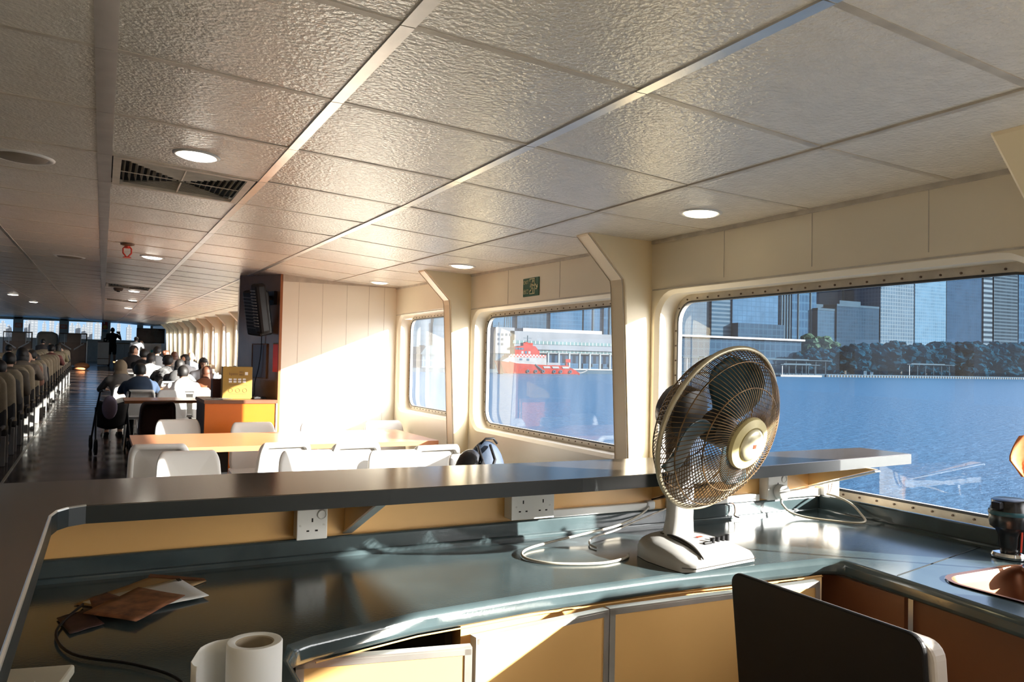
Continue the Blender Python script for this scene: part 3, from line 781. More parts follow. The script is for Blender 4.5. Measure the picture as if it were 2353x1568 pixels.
# ------------------------------------------------------------------ cabinets under the worktop
def door_panel(A, B, zt_, zb, th, root, matl, frame=True, handle=None):
    """yellow laminate door between plan points A,B with aluminium trim"""
    A, B = Vector((*A, 0)), Vector((*B, 0)); d = (B-A).normalized(); nrm = Vector((d.y, -d.x, 0))
    mb = MB(); mb.prism([A, B, B+nrm*th, A+nrm*th], (0,0,zb), (0,0,zt_)); dr = mb.build('door', matl, root, world=True)
    mb = MB()
    e = nrm*.002; f = .011
    mb.prism([A-d*.002, B+d*.002, B+d*.002+nrm*(th+.002), A-d*.002+nrm*(th+.002)], (0,0,zt_), (0,0,zt_+.004))
    for (p, q) in ((A, A+d*f), (B-d*f, B)):
        mb.prism([p-d*.002, q+d*.002, q+d*.002+nrm*(th+.0025), p-d*.002+nrm*(th+.0025)], (0,0,zb), (0,0,zt_))
    mb.prism([A, B, B+nrm*(th+.0025), A+nrm*(th+.0025)], (0,0,zt_-f), (0,0,zt_)); 
    tr = mb.build('door_trim', mt['alu'], dr); tr.data.transform(Matrix.Translation(-Vector(root.location)))
    if handle is not None:
        c = A + d*handle[0] + nrm*(th+.012) + Vector((0, 0, handle[1]))
        mb = MB(); rot = Matrix.Rotation(math.atan2(d.y, d.x), 3, 'Z')
        mb.box(c, (.09, .02, .022), rot, .004); mb.box(c - d*.02 + Vector((0, 0, .016)), (.018, .02, .02), rot, .003)
        h = mb.build('door_handle', mt['black'], dr); h.data.transform(Matrix.Translation(-Vector(root.location)))
    return dr
c1 = thing('base_cabinet', (.85, 1.85, 0), 'yellow-fronted base cabinet under the worktop in front of the fan', 'cabinet')
mb = MB(); mb.prism([(.70, 1.575, 0), (1.05, 1.60, 0), (1.72, 1.60, 0), (1.72, 2.09, 0), (.70, 2.09, 0)], (0,0,.02), (0,0,.833)); mb.build('carcass', mt['laminate'], c1, world=True)
door_panel((.693, 1.505), (1.045, 1.550), .833, .10, .02, c1, mt['laminate'], handle=(.085, .68))
door_panel((1.056, 1.552), (1.70, 1.527), .834, .10, .02, c1, mt['laminate'])
mb = MB(); mb.box((1.40, 1.53, .70), (.03, .014, .05), None, .003); mb.build('latch', mt['rust'], c1, world=True)
c2 = thing('corner_cabinet', (.4, 1.85, 0), 'corner cabinet at left whose trimmed yellow door stands ajar', 'cabinet')
mb = MB(); mb.prism([(.33, 1.60, 0), (.69, 1.60, 0), (.69, 2.09, 0), (.33, 2.09, 0)], (0,0,.02), (0,0,.15)); mb.bb(.33, .69, 2.07, 2.09, .15, .83); mb.bb(.675, .69, 1.60, 2.07, .15, .83)
mb.build('carcass', mt['darkgap'], c2, world=True)
door_panel((.345, 1.535), (.672, 1.47), .829, .10, .02, c2, mt['laminate'])
c3 = thing('side_cabinet', (.1, 1.1, 0), 'dark side cabinet under the left arm with its door swung open', 'cabinet')
mb = MB(); mb.bb(-.5, .27, .64, 1.42, .02, .833); mb.build('carcass', mt['darkgap'], c3, world=True)
door_panel((.335, 1.44), (.55, 1.18), .815, .10, .018, c3, M('brown_laminate', (.10, .045, .025), .4))
mt['brownlam'] = M('brown_laminate', (.17, .065, .030), .35, var=.05, vs=3)
c4 = thing('sink_cabinet', (2.05, 1.2, 0), 'dark orange-brown cabinet below the sink along the window', 'cabinet')
mb = MB(); mb.prism([(1.83, 1.60, 0), (1.80, .26, 0), (2.35, .26, 0), (2.35, 2.09, 0), (1.83, 2.09, 0)], (0,0,.02), (0,0,.66)); mb.build('carcass', mt['laminate'], c4, world=True)
mb = MB(); mb.prism([(1.83, 1.60, 0), (1.815, 1.33, 0), (1.80, 1.33, 0), (1.815, 1.60, 0)], (0,0,.1), (0,0,.831)); mb.build('filler', mt['brownlam'], c4, world=True)
for (y0, y1) in ((1.325, 1.02), (1.01, .66), (.65, .30)):
    xa, xb = 1.735+ .065*(y0-.9), 1.735+.065*(y1-.9)
    mb = MB(); mb.prism([(1.725+.125*(y0-.3)*.55+.03, y0, 0), (1.725+.125*(y1-.3)*.55+.03, y1, 0), (1.745+.125*(y1-.3)*.55+.03, y1, 0), (1.745+.125*(y0-.3)*.55+.03, y0, 0)], (0,0,.1), (0,0,.832)); mb.build('door', mt['brownlam'], c4, world=True, bevel=.002)

# drinks boiler on the right arm of the worktop, just past the right edge of the view
t = thing('drinks_boiler', (2.19, .26, ZC+.001), 'steel drinks boiler beside the window at the end of the worktop', 'boiler')
mb = MB(); mb.bb(-.13, .13, -.46, .44, .03, .36, .02); mb.build('body', mt['steel'], t)
mb = MB(); mb.bb(-.11, .11, -.43, .41, 0, .03); mb.build('foot', mt['black'], t)
mb = MB(); mb.bb(-.12, .12, -.40, .38, .36, .39, .012); mb.build('lid', mt['blackmetal'], t)
for y in (-.2, .2):
    mb = MB(); mb.cyl((-.13, y, .14), (-.19, y, .14), .014, 12); mb.cyl((-.18, y, .15), (-.18, y, .07), .010, 10); mb.build('tap', mt['chrome'], t, smooth=40)
# ================================================================== DESK FAN
mt['fanbase'] = M('fan_grey_plastic', (.40, .395, .38), .4, var=.03)
mt['fanwire'] = M('rusty_brass_wire', (.15, .09, .04), .4, .6, var=.5, vs=40)
mt['fandark'] = M('fan_dark', (.03, .026, .022), .35)
mt['blade'] = M('fan_blade_blue', (.015, .045, .06), .3, var=.3, vs=10)
mt['fancream'] = M('fan_cream', (.66, .58, .30), .35, var=.12, vs=20)
fan = thing('desk_fan', (1.425, 1.705, ZC+.001), 'desk fan with rusty wire guard and grey base on the worktop', 'desk fan')
# direction the base faces in plan (towards the front edge, buttons side)
bd = Vector((.13, -1, 0)).normalized(); bu = Vector((-bd.y, bd.x, 0))
def bl(a, b, z): return bu*a + bd*b + Vector((0, 0, z))
# base : tapered wedge, high at the back, low at the front
mb = MB(); rows = []
for (f, hw, z0, z1) in ((-.105, .080, .012, .050), (-.085, .108, 0, .058), (-.03, .128, 0, .056), (.05, .136, 0, .048), (.105, .134, 0, .037), (.130, .112, .004, .028)):
    sec = []
    for k in range(15):
        a = PI*k/14; x = -math.cos(a); sec.append(bl(hw*math.copysign(abs(x)**.75, x), f, z0 + (z1-z0)*min(1, (math.sin(a)**.45))))
    sec += [bl(hw*.96, f, z0), bl(-hw*.96, f, z0)]
    rows.append([mb.bm.verts.new(p) for p in sec])
for A, B in zip(rows, rows[1:]):
    for k in range(len(A)): mb.bm.faces.new((A[k], A[(k+1) % len(A)], B[(k+1) % len(A)], B[k]))
mb.bm.faces.new(rows[0][::-1]); mb.bm.faces.new(rows[-1])
base = mb.build('base', mt['fanbase'], fan, smooth=40)
mb = MB(); pts = []
for k in range(13):
    s = k/12; pts.append(bl(-.045 - .055*s*s + .02*s, -.06 + .185*s, .0595 - .012*s - .016*s**3))
mb.tube(pts, [.002+.006*math.sin(PI*min(1, k/12*1.05)) for k in range(13)], 8); mb.build('curved_groove', mt['fandark'], base, smooth=180)
mb = MB(); mb.prism([bl(-.136, .105, .012), bl(.136, .105, .012), bl(.114, .133, .012), bl(-.114, .133, .012)], (0,0,-.001), (0,0,.001)); mb.build('base_seam', mt['fandark'], base)
for k in range(5):
    mb = MB(); c = bl(.010+.024*k, .058-.004*k, .0485)
    if k == 0: mb.box(c, (.03, .008, .008), Matrix.Rotation(math.atan2(bu.y, bu.x), 3, 'Z'), .002)
    else: mb.cyl(c-Vector((0,0,.006)), c+Vector((0,0,.010)), .0065, 12)
    mb.build('button', mt['black'], fan, smooth=40)
mb = MB(); mb.box(bl(.03, .012, .0545), (.020, .010, .0015), Matrix.Rotation(math.atan2(bu.y, bu.x), 3, 'Z')); mb.build('maker_mark', mt['red'], base)
# neck
mb = MB(); sec = []
for (z, rx, ry, f) in ((.04, .058, .042, -.040), (.06, .048, .036, -.038), (.10, .043, .031, -.034), (.18, .041, .029, -.030), (.245, .039, .028, -.028)):
    sec.append([mb.bm.verts.new(bl(rx*math.cos(2*PI*k/20), f + ry*math.sin(2*PI*k/20), z)) for k in range(20)])
for A, B in zip(sec, sec[1:]):
    for k in range(20): mb.bm.faces.new((A[k], A[(k+1) % 20], B[(k+1) % 20], B[k]))
mb.bm.faces.new(sec[-1]); mb.build('neck', mt['fanbase'], fan, smooth=60)
# head
ctr = O + ray(1653, 987)*2.005
ax_c = Vector((.57, .296, -.766))
axis = (RT*ax_c.x - UP*ax_c.y + FW*ax_c.z).normalized()      # the way the guard faces
up_ = (UP - axis*UP.dot(axis)).normalized(); sd_ = up_.cross(axis)
ctr = ctr - Vector(fan.location)
MH = Matrix.Identity(4)
for i in range(3): MH[i][0], MH[i][1], MH[i][2], MH[i][3] = sd_[i], up_[i], axis[i], ctr[i]
RF = .212
def guard_pt(r, th, front):
    s = min(1, r/RF); z = (.086*(1-s**2.6)**.8 if front else -.10*(1-s**3.0)**.8)
    return MH @ Vector((r*math.cos(th), r*math.sin(th), z + (.004 if front else -.004)))
def guard(front, n, twist, r0, rings_r):
    mb = MB()
    for k in range(n):
        th = 2*PI*k/n
        mb.tube([guard_pt(r0 + (RF-r0)*j/11, th + twist*(j/11), front) for j in range(12)], .0012, 4, caps=False)
    for r in rings_r: mb.tube([guard_pt(r, 2*PI*k/64, front) for k in range(64)], .0018, 5, closed=True)
    return mb
gd = guard(True, 96, .42, .062, (.135, .19)).build('front_guard', mt['fanwire'], fan, smooth=180)
gr = guard(False, 96, -.42, .055, (.12, .185)).build('rear_guard', mt['fanwire'], fan, smooth=180)
mb = MB(); mb.tube([MH @ Vector(((RF+.002)*math.cos(2*PI*k/80), (RF+.002)*math.sin(2*PI*k/80), 0)) for k in range(80)], .0068, 8, closed=True); mb.build('guard_rim', M('rim_band', (.40, .35, .24), .35, .4, var=.2, vs=20), fan, smooth=180)
mb = MB(); mb.lathe([(.001, .074), (.064, .078), (.067, .086), (.064, .096), (.045, .101), (.042, .098), (.001, .098)], 40, MH); hb = mb.build('hub_ring', mt['fancream'], fan, smooth=40)
mb = MB(); mb.lathe([(.042, .0985), (.040, .104), (.028, .109), (.001, .111)], 36, MH, cap=False); mb.build('hub_cap', M('hub_silver', (.62, .58, .40), .3, .3, var=.2, vs=25), hb, smooth=180)
mb = MB(); mb.tube([MH @ Vector((.0425*math.cos(2*PI*k/36), .0425*math.sin(2*PI*k/36), .1005)) for k in range(36)], .0014, 5, closed=True); mb.build('hub_groove', M('olive', (.22, .17, .03), .5), hb, smooth=180)
mb = MB()
for dx, dy, w_, h_ in ((0, 0, .010, .010),): mb.box((0, 0, 0), (w_, h_, .0012))
mb.bm.transform(MH @ Matrix.Translation((0, 0, .1113))); mb.build('red_logo', mt['red'], hb)
# blades
for b in range(3):
    th0 = R(68 + 120*b)
    def f(u, v):
        r = .035 + .150*v
        spread = R(22) + R(34)*math.sin(PI*min(1, v*.80+.12))**1.0
        if v > .8: spread *= 1 - ((v-.8)/.2)**2*.55
        th = th0 + spread*(u-.5)*1.35 + .25*v
        return MH @ Vector((r*math.cos(th), r*math.sin(th), .018 - .052*(u) + .01*v))
    mb = MB(); mb.surf(f, 12, 12); mb.build('blade', mt['blade'], fan, smooth=180, solid=.003)
mb = MB(); mb.lathe([(.001, .035), (.03, .034), (.042, .022), (.044, -.03), (.001, -.03)], 28, MH); mb.build('blade_hub', mt['fandark'], fan, smooth=40)
mb = MB(); mb.lathe([(.05, -.095), (.066, -.10), (.070, -.13), (.062, -.165), (.040, -.182), (.001, -.186)], 28, MH); mb.build('motor_housing', mt['fandark'], fan, smooth=40)
pv = MH @ Vector((0, 0, -.15))
mb = MB(); mb.cap(pv, bl(0, -.04, .235), .03, .034); mb.build('tilt_joint', mt['fandark'], fan, smooth=60)

# ================================================================== THINGS ON THE WORKTOP
def sheet(name, pts, z, mat_, label, cat, flap=None, flapmat=None, lift=None):
    P = [Vector((p.x, p.y, 0)) for p in pts]; c = sum(P, Vector())/len(P)
    t = thing(name, (c.x, c.y, z), label, cat)
    mb = MB()
    def f(u, v):
        p = P[0].lerp(P[1], u).lerp(P[3].lerp(P[2], u), v); l = (lift or (0, 0, 0, 0))
        dz = (l[0]*(1-u)*(1-v) + l[1]*u*(1-v) + l[2]*u*v + l[3]*(1-u)*v)
        return Vector((p.x-c.x, p.y-c.y, dz + .0012*math.sin(5*u+2*v)**2))
    mb.surf(f, 8, 8); mb.build('sheet', mat_, t, smooth=180, solid=.0012)
    if flap:
        Fp = [Vector((p.x-c.x, p.y-c.y, 0)) for p in flap]
        mb = MB(); mb.prism(Fp, (0, 0, .0018), (0, 0, .0030)); mb.build('flap', flapmat, t)
q = lambda x, y: onz(x, y, ZC)
sheet('envelope', [q(170, 1392), q(345, 1330), q(474, 1338), q(300, 1404)], ZC+.002, mt['kraft'], 'brown envelope with raised flap, lowest of the papers', 'envelope', [q(345, 1324), q(468, 1334), q(474, 1339), q(340, 1331)], M('brown_flap', (.22, .09, .04), .7))
sheet('letter', [q(190, 1391), q(412, 1337), q(480, 1376), q(300, 1416)], ZC+.006, mt['paper'], 'white letter with a dark corner mark lying on the brown envelope', 'letter', [q(404, 1340), q(412, 1338), q(417, 1343), q(409, 1345)], mt['black'])
sheet('leaflet', [q(190, 1422), q(318, 1362), q(425, 1380), q(312, 1442)], ZC+.010, mt['printed'], 'reddish-brown printed leaflet on top of the white letter', 'leaflet')
sheet('flyer', [q(205, 1385), q(245, 1372), q(290, 1385), q(215, 1420)], ZC+.008, M('dark_print', (.13, .05, .03), .6, var=.6, vs=40), 'dark folded flyer half under the reddish-brown leaflet', 'leaflet')
sheet('postcard', [q(130, 1425), q(200, 1405), q(240, 1438), q(160, 1462)], ZC+.003, M('dark_card', (.045, .018, .014), .6, var=.5, vs=40), 'dark red card at the left of the papers, in shade', 'card')
# paper roll with a loose end
t = thing('paper_roll', (.203, 1.168, ZC+.0005), 'white paper roll standing on end with a loose outer sheet', 'paper roll')
mb = MB(); mb.lathe([(.0262, .001), (.0262, .1185), (.0285, .120), (.0365, .120), (.038, .118), (.038, .001)], 48, cap=False); mb.build('roll', mt['paper'], t, smooth=40)
mb = MB(); mb.lathe([(.0245, .001), (.0245, .117), (.0262, .1185)], 40, cap=False); mb.build('core', M('card_core', (.34, .28, .20), .8), t, smooth=40)
def loose(u, v):
    # leaves the roll tangentially at the back and swings left toward the viewer
    P = [(.012, .037), (-.018, .038), (-.046, .030), (-.070, .012), (-.084, -.010), (-.078, -.022)]
    s = u*(len(P)-1); i = min(int(s), len(P)-2); f = s-i
    x, y = P[i][0]+(P[i+1][0]-P[i][0])*f, P[i][1]+(P[i+1][1]-P[i][1])*f
    return Vector((x, y, .002 + (.116 - .012*u*u - .006*math.sin(9*u)*u)*v + 0))
mb = MB(); mb.surf(loose, 20, 6); mb.build('loose_end', mt['paper'], t, smooth=180, solid=.0008)
# white box corner at the left
p = onz(30, 1540, ZC+.07)
t = thing('storage_box', (p.x-.035, p.y-.085, ZC+.001), 'pale plastic box with a lid at the lower left corner', 'box', rz=R(-12))
mb = MB(); mb.bb(-.09, .09, -.07, .09, 0, .055, .006); mb.build('body', mt['white'], t)
mb = MB(); mb.bb(-.095, .095, -.075, .095, .055, .070, .004); mb.bb(-.095, .06, .03, .034, .070, .072); mb.build('lid', M('beige_lid', (.50, .47, .38), .5), t)
# dark cable on the left arm
t = thing('black_cable', (.05, 1.45, ZC), 'black cable curling over the dark left worktop', 'cable')
mb = MB(); mb.tube(cord([(-.02, 1.86, .886), (-.06, 1.70, .886), (-.03, 1.56, .886), (.06, 1.47, .886), (.12, 1.38, .886), (.13, 1.28, .886), (.10, 1.18, .886), (.03, 1.10, .886)], 0, '', '', None), .0026, 8); mb.build('strand', mt['black'], t, smooth=180, world=True)
# dark coffee tap / grinder at right
t = thing('water_tap', (2.272, 1.35, ZC+.003), 'squat black dispensing tap on a chrome base by the window', 'tap')
mb = MB(); mb.lathe([(.001, 0), (.046, 0), (.048, .006), (.044, .014), (.030, .018), (.001, .018)], 32); mb.build('base_ring', mt['chrome'], t, smooth=40)
mb = MB(); mb.lathe([(.024, .017), (.028, .03), (.030, .06), (.036, .075), (.050, .085), (.053, .10), (.053, .128), (.050, .132), (.050, .137), (.047, .142), (.047, .158), (.040, .162), (.001, .162)], 32, cap=False); mb.build('body', M('black_gloss', (.008, .009, .01), .25), t, smooth=40)
mb = MB(); mb.lathe([(.0535, .118), (.0545, .121), (.0545, .127), (.0535, .130)], 32, cap=False); mb.build('green_band', M('teal_band', (.01, .07, .09), .4), t, smooth=40)
mb = MB(); mb.box((-.052, .004, .146), (.022, .026, .020), None, .004); mb.build('spout_knob', mt['black'], t)
mb = MB(); mb.cyl((-.006, -.033, .02), (-.006, -.036, .075), .0025, 8); mb.build('red_line', mt['red'], t)
# orange cloth at the right edge
t = thing('orange_cloth', (2.09, 1.2, ZC+.001), 'orange cloth hanging at the right edge of the view', 'cloth')
def f(u, v):
    return Vector((-.050 + .16*u + .05*abs(v-.42)*(1-u)*1.6, .02*math.sin(6*u+2*v), .235 + .15*v - .05*(1-u)*(v-.42)))
mb = MB(); mb.surf(f, 10, 10); mb.build('fabric', M('orange_fabric', (.62, .20, .06), .8, var=.15, vs=20), t, smooth=180, solid=.004)
mb = MB(); mb.cyl((.10, .015, .0), (.10, .015, .40), .007, 12); mb.cyl((.10, .015, 0), (.10, .015, .01), .05, 20); mb.build('stand', mt['chrome'], t, smooth=40)

# ------------------------------------------------------------------ black chair standing in the galley
t = thing('galley_chair', (1.50, 1.11, 0), 'black vinyl chair seen from behind in the galley corner', 'chair')
mb = MB()
def back(u, v):
    # u along y (far -> near), v up
    y = .235 - .47*u; z = .50 + .455*v
    e = 1.0
    return Vector((-.215 - .05*v + .012*math.cos(PI*(u-.5)), y*(1-.0*v), z))
pts = rrect(-.232, .228, .50, .953, .028, 5)
mb.prism([(-.215-.11*(z-.5), y, z) for y, z in pts], (0,0,0), (.012, 0, 0)); bk = mb.build('backrest', mt['black'], t, bevel=.004)
mb = MB(); mb.prism([(-.200-.11*(z-.5), y*1.0, z) for y, z in rrect(-.240, .220, .49, .940, .03, 5)], (0,0,0), (.035, 0, 0)); mb.build('pad', M('pale_vinyl', (.55, .50, .46), .5), bk, bevel=.006)
mb = MB(); mb.bb(-.20, .22, -.22, .22, .43, .49, .02); mb.build('seat', mt['black'], t)
for sx in (-1, 1):
    for sy in (-1, 1):
        mb = MB(); mb.cyl((sx*.18, sy*.19, .44), (sx*.20, sy*.20, 0), .014, 12); mb.build('leg', mt['blackmetal'], t, smooth=40)
for sy in (-1, 1):
    mb = MB(); mb.cyl((-.19, sy*.19, .45), (-.205, sy*.19, .60), .012, 12); mb.build('back_support', mt['blackmetal'], t, smooth=40)
# ================================================================== CAFE TABLES AND CHAIRS
def make_chair(name='shell_chair'):
    t = thing(name, (0, 0, 0), 'x', 'chair')
    def shell(outline, cx, cz, fn, rim, flange=True):
        mb = MB(); rings = []
        for s in (1.0, .96, .85, .6, .3):
            rings.append([mb.bm.verts.new(fn(cx+(a-cx)*s, cz+(b-cz)*s, s)) for a, b in outline])
        if flange:
            rings.insert(0, [mb.bm.verts.new(fn(cx+(a-cx)*1.012, cz+(b-cz)*1.012, 1.0) + rim) for a, b in outline])
            rings.insert(0, [mb.bm.verts.new(fn(cx+(a-cx)*1.0, cz+(b-cz)*1.0, 1.0) + rim*1.12) for a, b in outline])
        n = len(outline)
        for A, B in zip(rings, rings[1:]):
            for k in range(n): mb.bm.faces.new((A[k], A[(k+1) % n], B[(k+1) % n], B[k]))
        mb.bm.faces.new(rings[-1]); return mb
    ol = []
    for (x, z) in rrect(-1, 1, 0, 1, .22, 6):
        zz = .42 + .385*z; ol.append((x*(.195 - .022*z), zz))
    def fb(x, z, s):
        v = (z-.42)/.385
        return Vector((x, -.17 - .085*v + .9*x*x*(1-.2*v) + .012*math.sin(PI*min(1, max(0, v))), z))
    mb = MB(); rings = []; n = len(ol); czz = .60
    for (s, dy) in ((.25, 0), (.6, 0), (.88, 0), (.97, -.002), (1.0, -.010), (1.005, -.022), (.985, -.038), (.93, -.048), (.86, -.046), (.825, -.036), (.81, -.014), (.5, -.014), (.2, -.014)):
        rings.append([mb.bm.verts.new(fb(a_*s, czz+(b_-czz)*s, s) + Vector((0, dy, 0))) for a_, b_ in ol])
    for A_, B_ in zip(rings, rings[1:]):
        for k in range(n): mb.bm.faces.new((A_[k], A_[(k+1) % n], B_[(k+1) % n], B_[k]))
    mb.bm.faces.new(rings[0]); mb.bm.faces.new(rings[-1]); mb.build('backrest', mt['chair'], t, smooth=70)
    ol = [(x*.2, -.185 + .41*z) for x, z in rrect(-1, 1, 0, 1, .2, 6)]
    def fs(x, y, s): return Vector((x, y, .435 - .018*math.cos(x/.2*PI/2)*s**0 + .25*max(0, -.05-y)**1.3*.6 - .35*max(0, y-.15)**1.5))
    shell(ol, 0, .02, fs, Vector((0, 0, -.03))).build('seat', mt['chair'], t, smooth=50)
    for sx in (-1, 1):
        for sy in (-1, 1):
            mb = MB(); mb.tube([(sx*.12, sy*.12, .415), (sx*.16, sy*.15, .40), (sx*.19, sy*.20, .0)], .011, 8); mb.build('leg', mt['whitemetal'], t, smooth=60)
    return t
proto = make_chair(); first_chair = [True]
def chair(x, y, face, label, rz=0.0, group='white shell chairs around the tables'):
    """face +1 looks forward (away from the camera)"""
    if first_chair[0]: t = proto; first_chair[0] = False
    else: t = dup(proto)
    t.location = (x, y, sh(y)); t.rotation_euler = (0, 0, (0 if face > 0 else PI) + rz); t['label'] = label; t['group'] = group
    return t
def table(x0, x1, y0, y1, label, h=.74):
    t = thing('cafe_table', ((x0+x1)/2, (y0+y1)/2, sh(y0)), label, 'table', group='long laminate tables fixed across the cabin')
    hx, hy = (x1-x0)/2, (y1-y0)/2; d = sh((y0+y1)/2)-sh(y0)
    mb = MB(); mb.bb(-hx, hx, -hy, hy, h-.003+d, h+d, .001); mb.build('tabletop', mt['tabletop'], t)
    mb = MB(); mb.bb(-hx+.002, hx-.002, -hy+.002, hy-.002, h-.035+d, h-.003+d); mb.build('edge_board', mt['tableedge'], t)
    for sx in ((-.43, .50) if y0 < 6 else (-.62, .62)):
        mb = MB(); mb.bb(sx*hx-.04, sx*hx+.04, -.04, .04, .03, h-.035+d); mb.bb(sx*hx-.05, sx*hx+.05, -.2, .2, .004, .035, .008); mb.bb(sx*hx-.05, sx*hx+.05, -.25, .25, h-.055+d, h-.035+d); mb.build('leg', mt['blackmetal'], t)
    return t
table(.20, 2.30, 5.66, 6.66, 'long orange-topped table running to the window post, nearest of the tables', .752)
table(.25, 2.30, 10.45, 11.2, 'second orange-topped table, just behind the orange cabinet')
table(.66, 2.30, 13.0, 13.9, 'orange-topped table in front of the man in the navy shirt')
table(.45, 2.30, 15.6, 16.45, 'fourth orange-topped table down the cabin')
table(.45, 2.30, 18.3, 19.3, 'fifth orange-topped table down the cabin')
table(.45, 2.30, 21.4, 22.4, 'sixth orange-topped table down the cabin')
table(.30, 1.6, 27.0, 28.0, 'most distant orange-topped table, near the standing screen')
# nearest rows
for (px, py, z, face, rz, lab) in [
    (437, 1036, .83, -1, .02, 'white shell chair nearest the bar shelf, left of its row, sunlit'),
    (707, 1034, .83, -1, -.03, 'white shell chair nearest the bar shelf, middle of its row, half in shade'),
    (910, 1033, .83, -1, 0, 'white shell chair nearest the bar shelf, right of its row, sunlit'),
    (1096, 1043, .82, -1, .06, 'white shell chair half hidden under the blue backpack')]:
    p = onz(px, py, z); chair(p.x, p.y-.22, face, lab, rz)
for (px, py, z, face, rz, lab) in [
    (375, 1019, .835, 1, -.10, 'shaded white chair at the left end of the near side of the long table'),
    (645, 1015, .835, 1, .10, 'white chair with rolled rim at the near side of the long table, second from left'),
    (812, 1016, .835, 1, .03, 'white chair with rolled rim at the near side of the long table, third from left'),
    (995, 1021, .83, 1, .04, 'white chair with rolled rim at the near side of the long table, by the backpack')]:
    p = onz(px, py, z); chair(p.x, p.y+.20, face, lab, rz)
for (px, Y, z, rz, lab) in [
    (413, 7.22, .87, .03, 'white chair at the far side of the long table, left end, half sunlit'),
    (583, 6.86, .86, -.02, 'grey-shaded white chair between the long table and the orange cabinet'),
    (741, 6.80, .86, 0, 'white chair at the far side of the long table, against the cream partition'),
    (887, 6.80, .86, 0, 'white chair at the far side of the long table, in the window corner')]:
    p = onY(px, 965, Y); chair(p.x, Y-.18, -1, lab, rz)
tall = lambda px, Y: onY(px, 880, Y).x
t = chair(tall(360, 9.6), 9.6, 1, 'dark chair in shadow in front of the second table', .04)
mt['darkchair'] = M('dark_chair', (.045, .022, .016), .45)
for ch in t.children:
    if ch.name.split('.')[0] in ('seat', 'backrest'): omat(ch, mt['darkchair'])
chair(tall(398, 11.5), 11.44, -1, 'white chair at the far side of the second table, behind its middle')
chair(tall(479, 11.5), 11.44, -1, 'white chair at the far side of the second table, near the yellow carton')
chair(tall(492, 16.9), 16.85, -1, 'white chair by the windows at the fourth table')
chair(tall(277, 27), 26.6, 1, 'beige chair at the far table near the white low cabinets')

# backpack on a chair
p = onY(1094, 1060, 4.28)
t = thing('backpack', (p.x, 4.28, .452), 'blue and black backpack standing on a chair by the window', 'backpack')
mb = MB()
mb.ell((.09, .06, .24), (.13, .10, .235), 20); mb.bb(-.03, .20, -.03, .15, 0, .36, .05, 3)
o = mb.build('body', M('blue_nylon', (.022, .038, .068), .7, bump=.3, bs=14), t, smooth=180)
m_ = o.modifiers.new('r', 'REMESH'); m_.mode = 'VOXEL'; m_.voxel_size = .014; m_.use_smooth_shade = True; s_ = o.modifiers.new('s', 'SMOOTH'); s_.iterations = 6; apply_mods(o)
mb = MB(); mb.ell((-.06, -.05, .25), (.11, .10, .19), 18); mb.ell((-.13, -.06, .20), (.07, .07, .16), 14); mb.bb(-.17, .03, -.11, .03, 0, .22, .03)
o = mb.build('front_pouch', M('black_nylon', (.012, .012, .014), .22, bump=.8, bs=16), t, smooth=180)
m_ = o.modifiers.new('r', 'REMESH'); m_.mode = 'VOXEL'; m_.voxel_size = .014; m_.use_smooth_shade = True; s_ = o.modifiers.new('s', 'SMOOTH'); s_.iterations = 5; apply_mods(o)
for k, xx in enumerate((-.02, .06)):
    mb = MB(); mb.tube([(xx-.06, -.13, .10), (xx-.06, -.16, .25), (xx, -.13, .38), (xx+.03, 0, .45)], [.008, .009, .009, .008], 8); mb.build('strap', mt['black'], t, smooth=180)
mb = MB(); mb.tube([(.04, .03, .455), (.07, .02, .487), (.12, .02, .487), (.15, .03, .455)], .007, 8); mb.build('top_handle', mt['black'], t, smooth=180)

# ------------------------------------------------------------------ orange cabinet with carton, papers, speaker
ZCAB = .965
cb = thing('orange_cabinet', (1.09, 7.45, sh(7.4)), 'orange laminate cabinet against the dark column, half in sun', 'cabinet')
s0 = sh(7.4)
mb = MB(); mb.prism([(.79, 7.222, 0), (1.385, 7.222, 0), (1.13, 7.9, 0), (.79, 7.9, 0)], (0,0,s0+.02), (0,0,s0+ZCAB-.03)); mb.build('carcass', M('dark_brown_side', (.05, .022, .016), .4), cb, world=True)
mb = MB(); mb.bb(.786, 1.386, 7.204, 7.222, s0+.03, s0+ZCAB-.03, .002); mb.build('front_panel', mt['orange'], cb, world=True)
mb = MB(); mb.prism([(.78, 7.195, 0), (1.388, 7.195, 0), (1.385, 7.235, 0), (1.12, 7.92, 0), (.78, 7.92, 0)], (0,0,s0+ZCAB-.03), (0,0,s0+ZCAB)); mb.build('top', M('brown_top', (.16, .07, .04), .3), cb, world=True)
mb = MB(); mb.bb(1.374, 1.388, 7.196, 7.204, s0+.05, s0+ZCAB-.03); mb.build('edge_trim', mt['alu'], cb, world=True)
zt_ = s0+ZCAB
t = thing('yellow_carton', (1.07, 7.42, zt_+.001), 'mustard-yellow printed carton standing on the orange cabinet', 'carton')
mt['carton'] = M('mustard_card', (.27, .165, .022), .5, var=.04); mt['ink'] = M('brown_ink', (.12, .06, .02), .6); mt['sticker'] = M('sticker', (.62, .62, .60), .6, var=.3, vs=60); mt['inkred'] = M('red_ink', (.6, .10, .03), .5)
mb = MB(); mb.bb(-.125, .125, -.05, .05, 0, .285, .002); mb.build('box', mt['carton'], t)
o, u, v, n = Vector((-.125, -.05, 0)), (1, 0, 0), (0, 0, 1), (0, -1, 0)
mb = MB(); add_mesh(mb, letters('kpsto', .033, o+Vector((.052, 0, .212)), u, v, n)); add_mesh(mb, letters('BBQ', .020, o+Vector((.138, 0, .232)), u, v, n)); add_mesh(mb, letters('BBQ', .020, o+Vector((.138, 0, .208)), u, v, n)); mb.build('lettering', mt['ink'], t)
mb = MB()
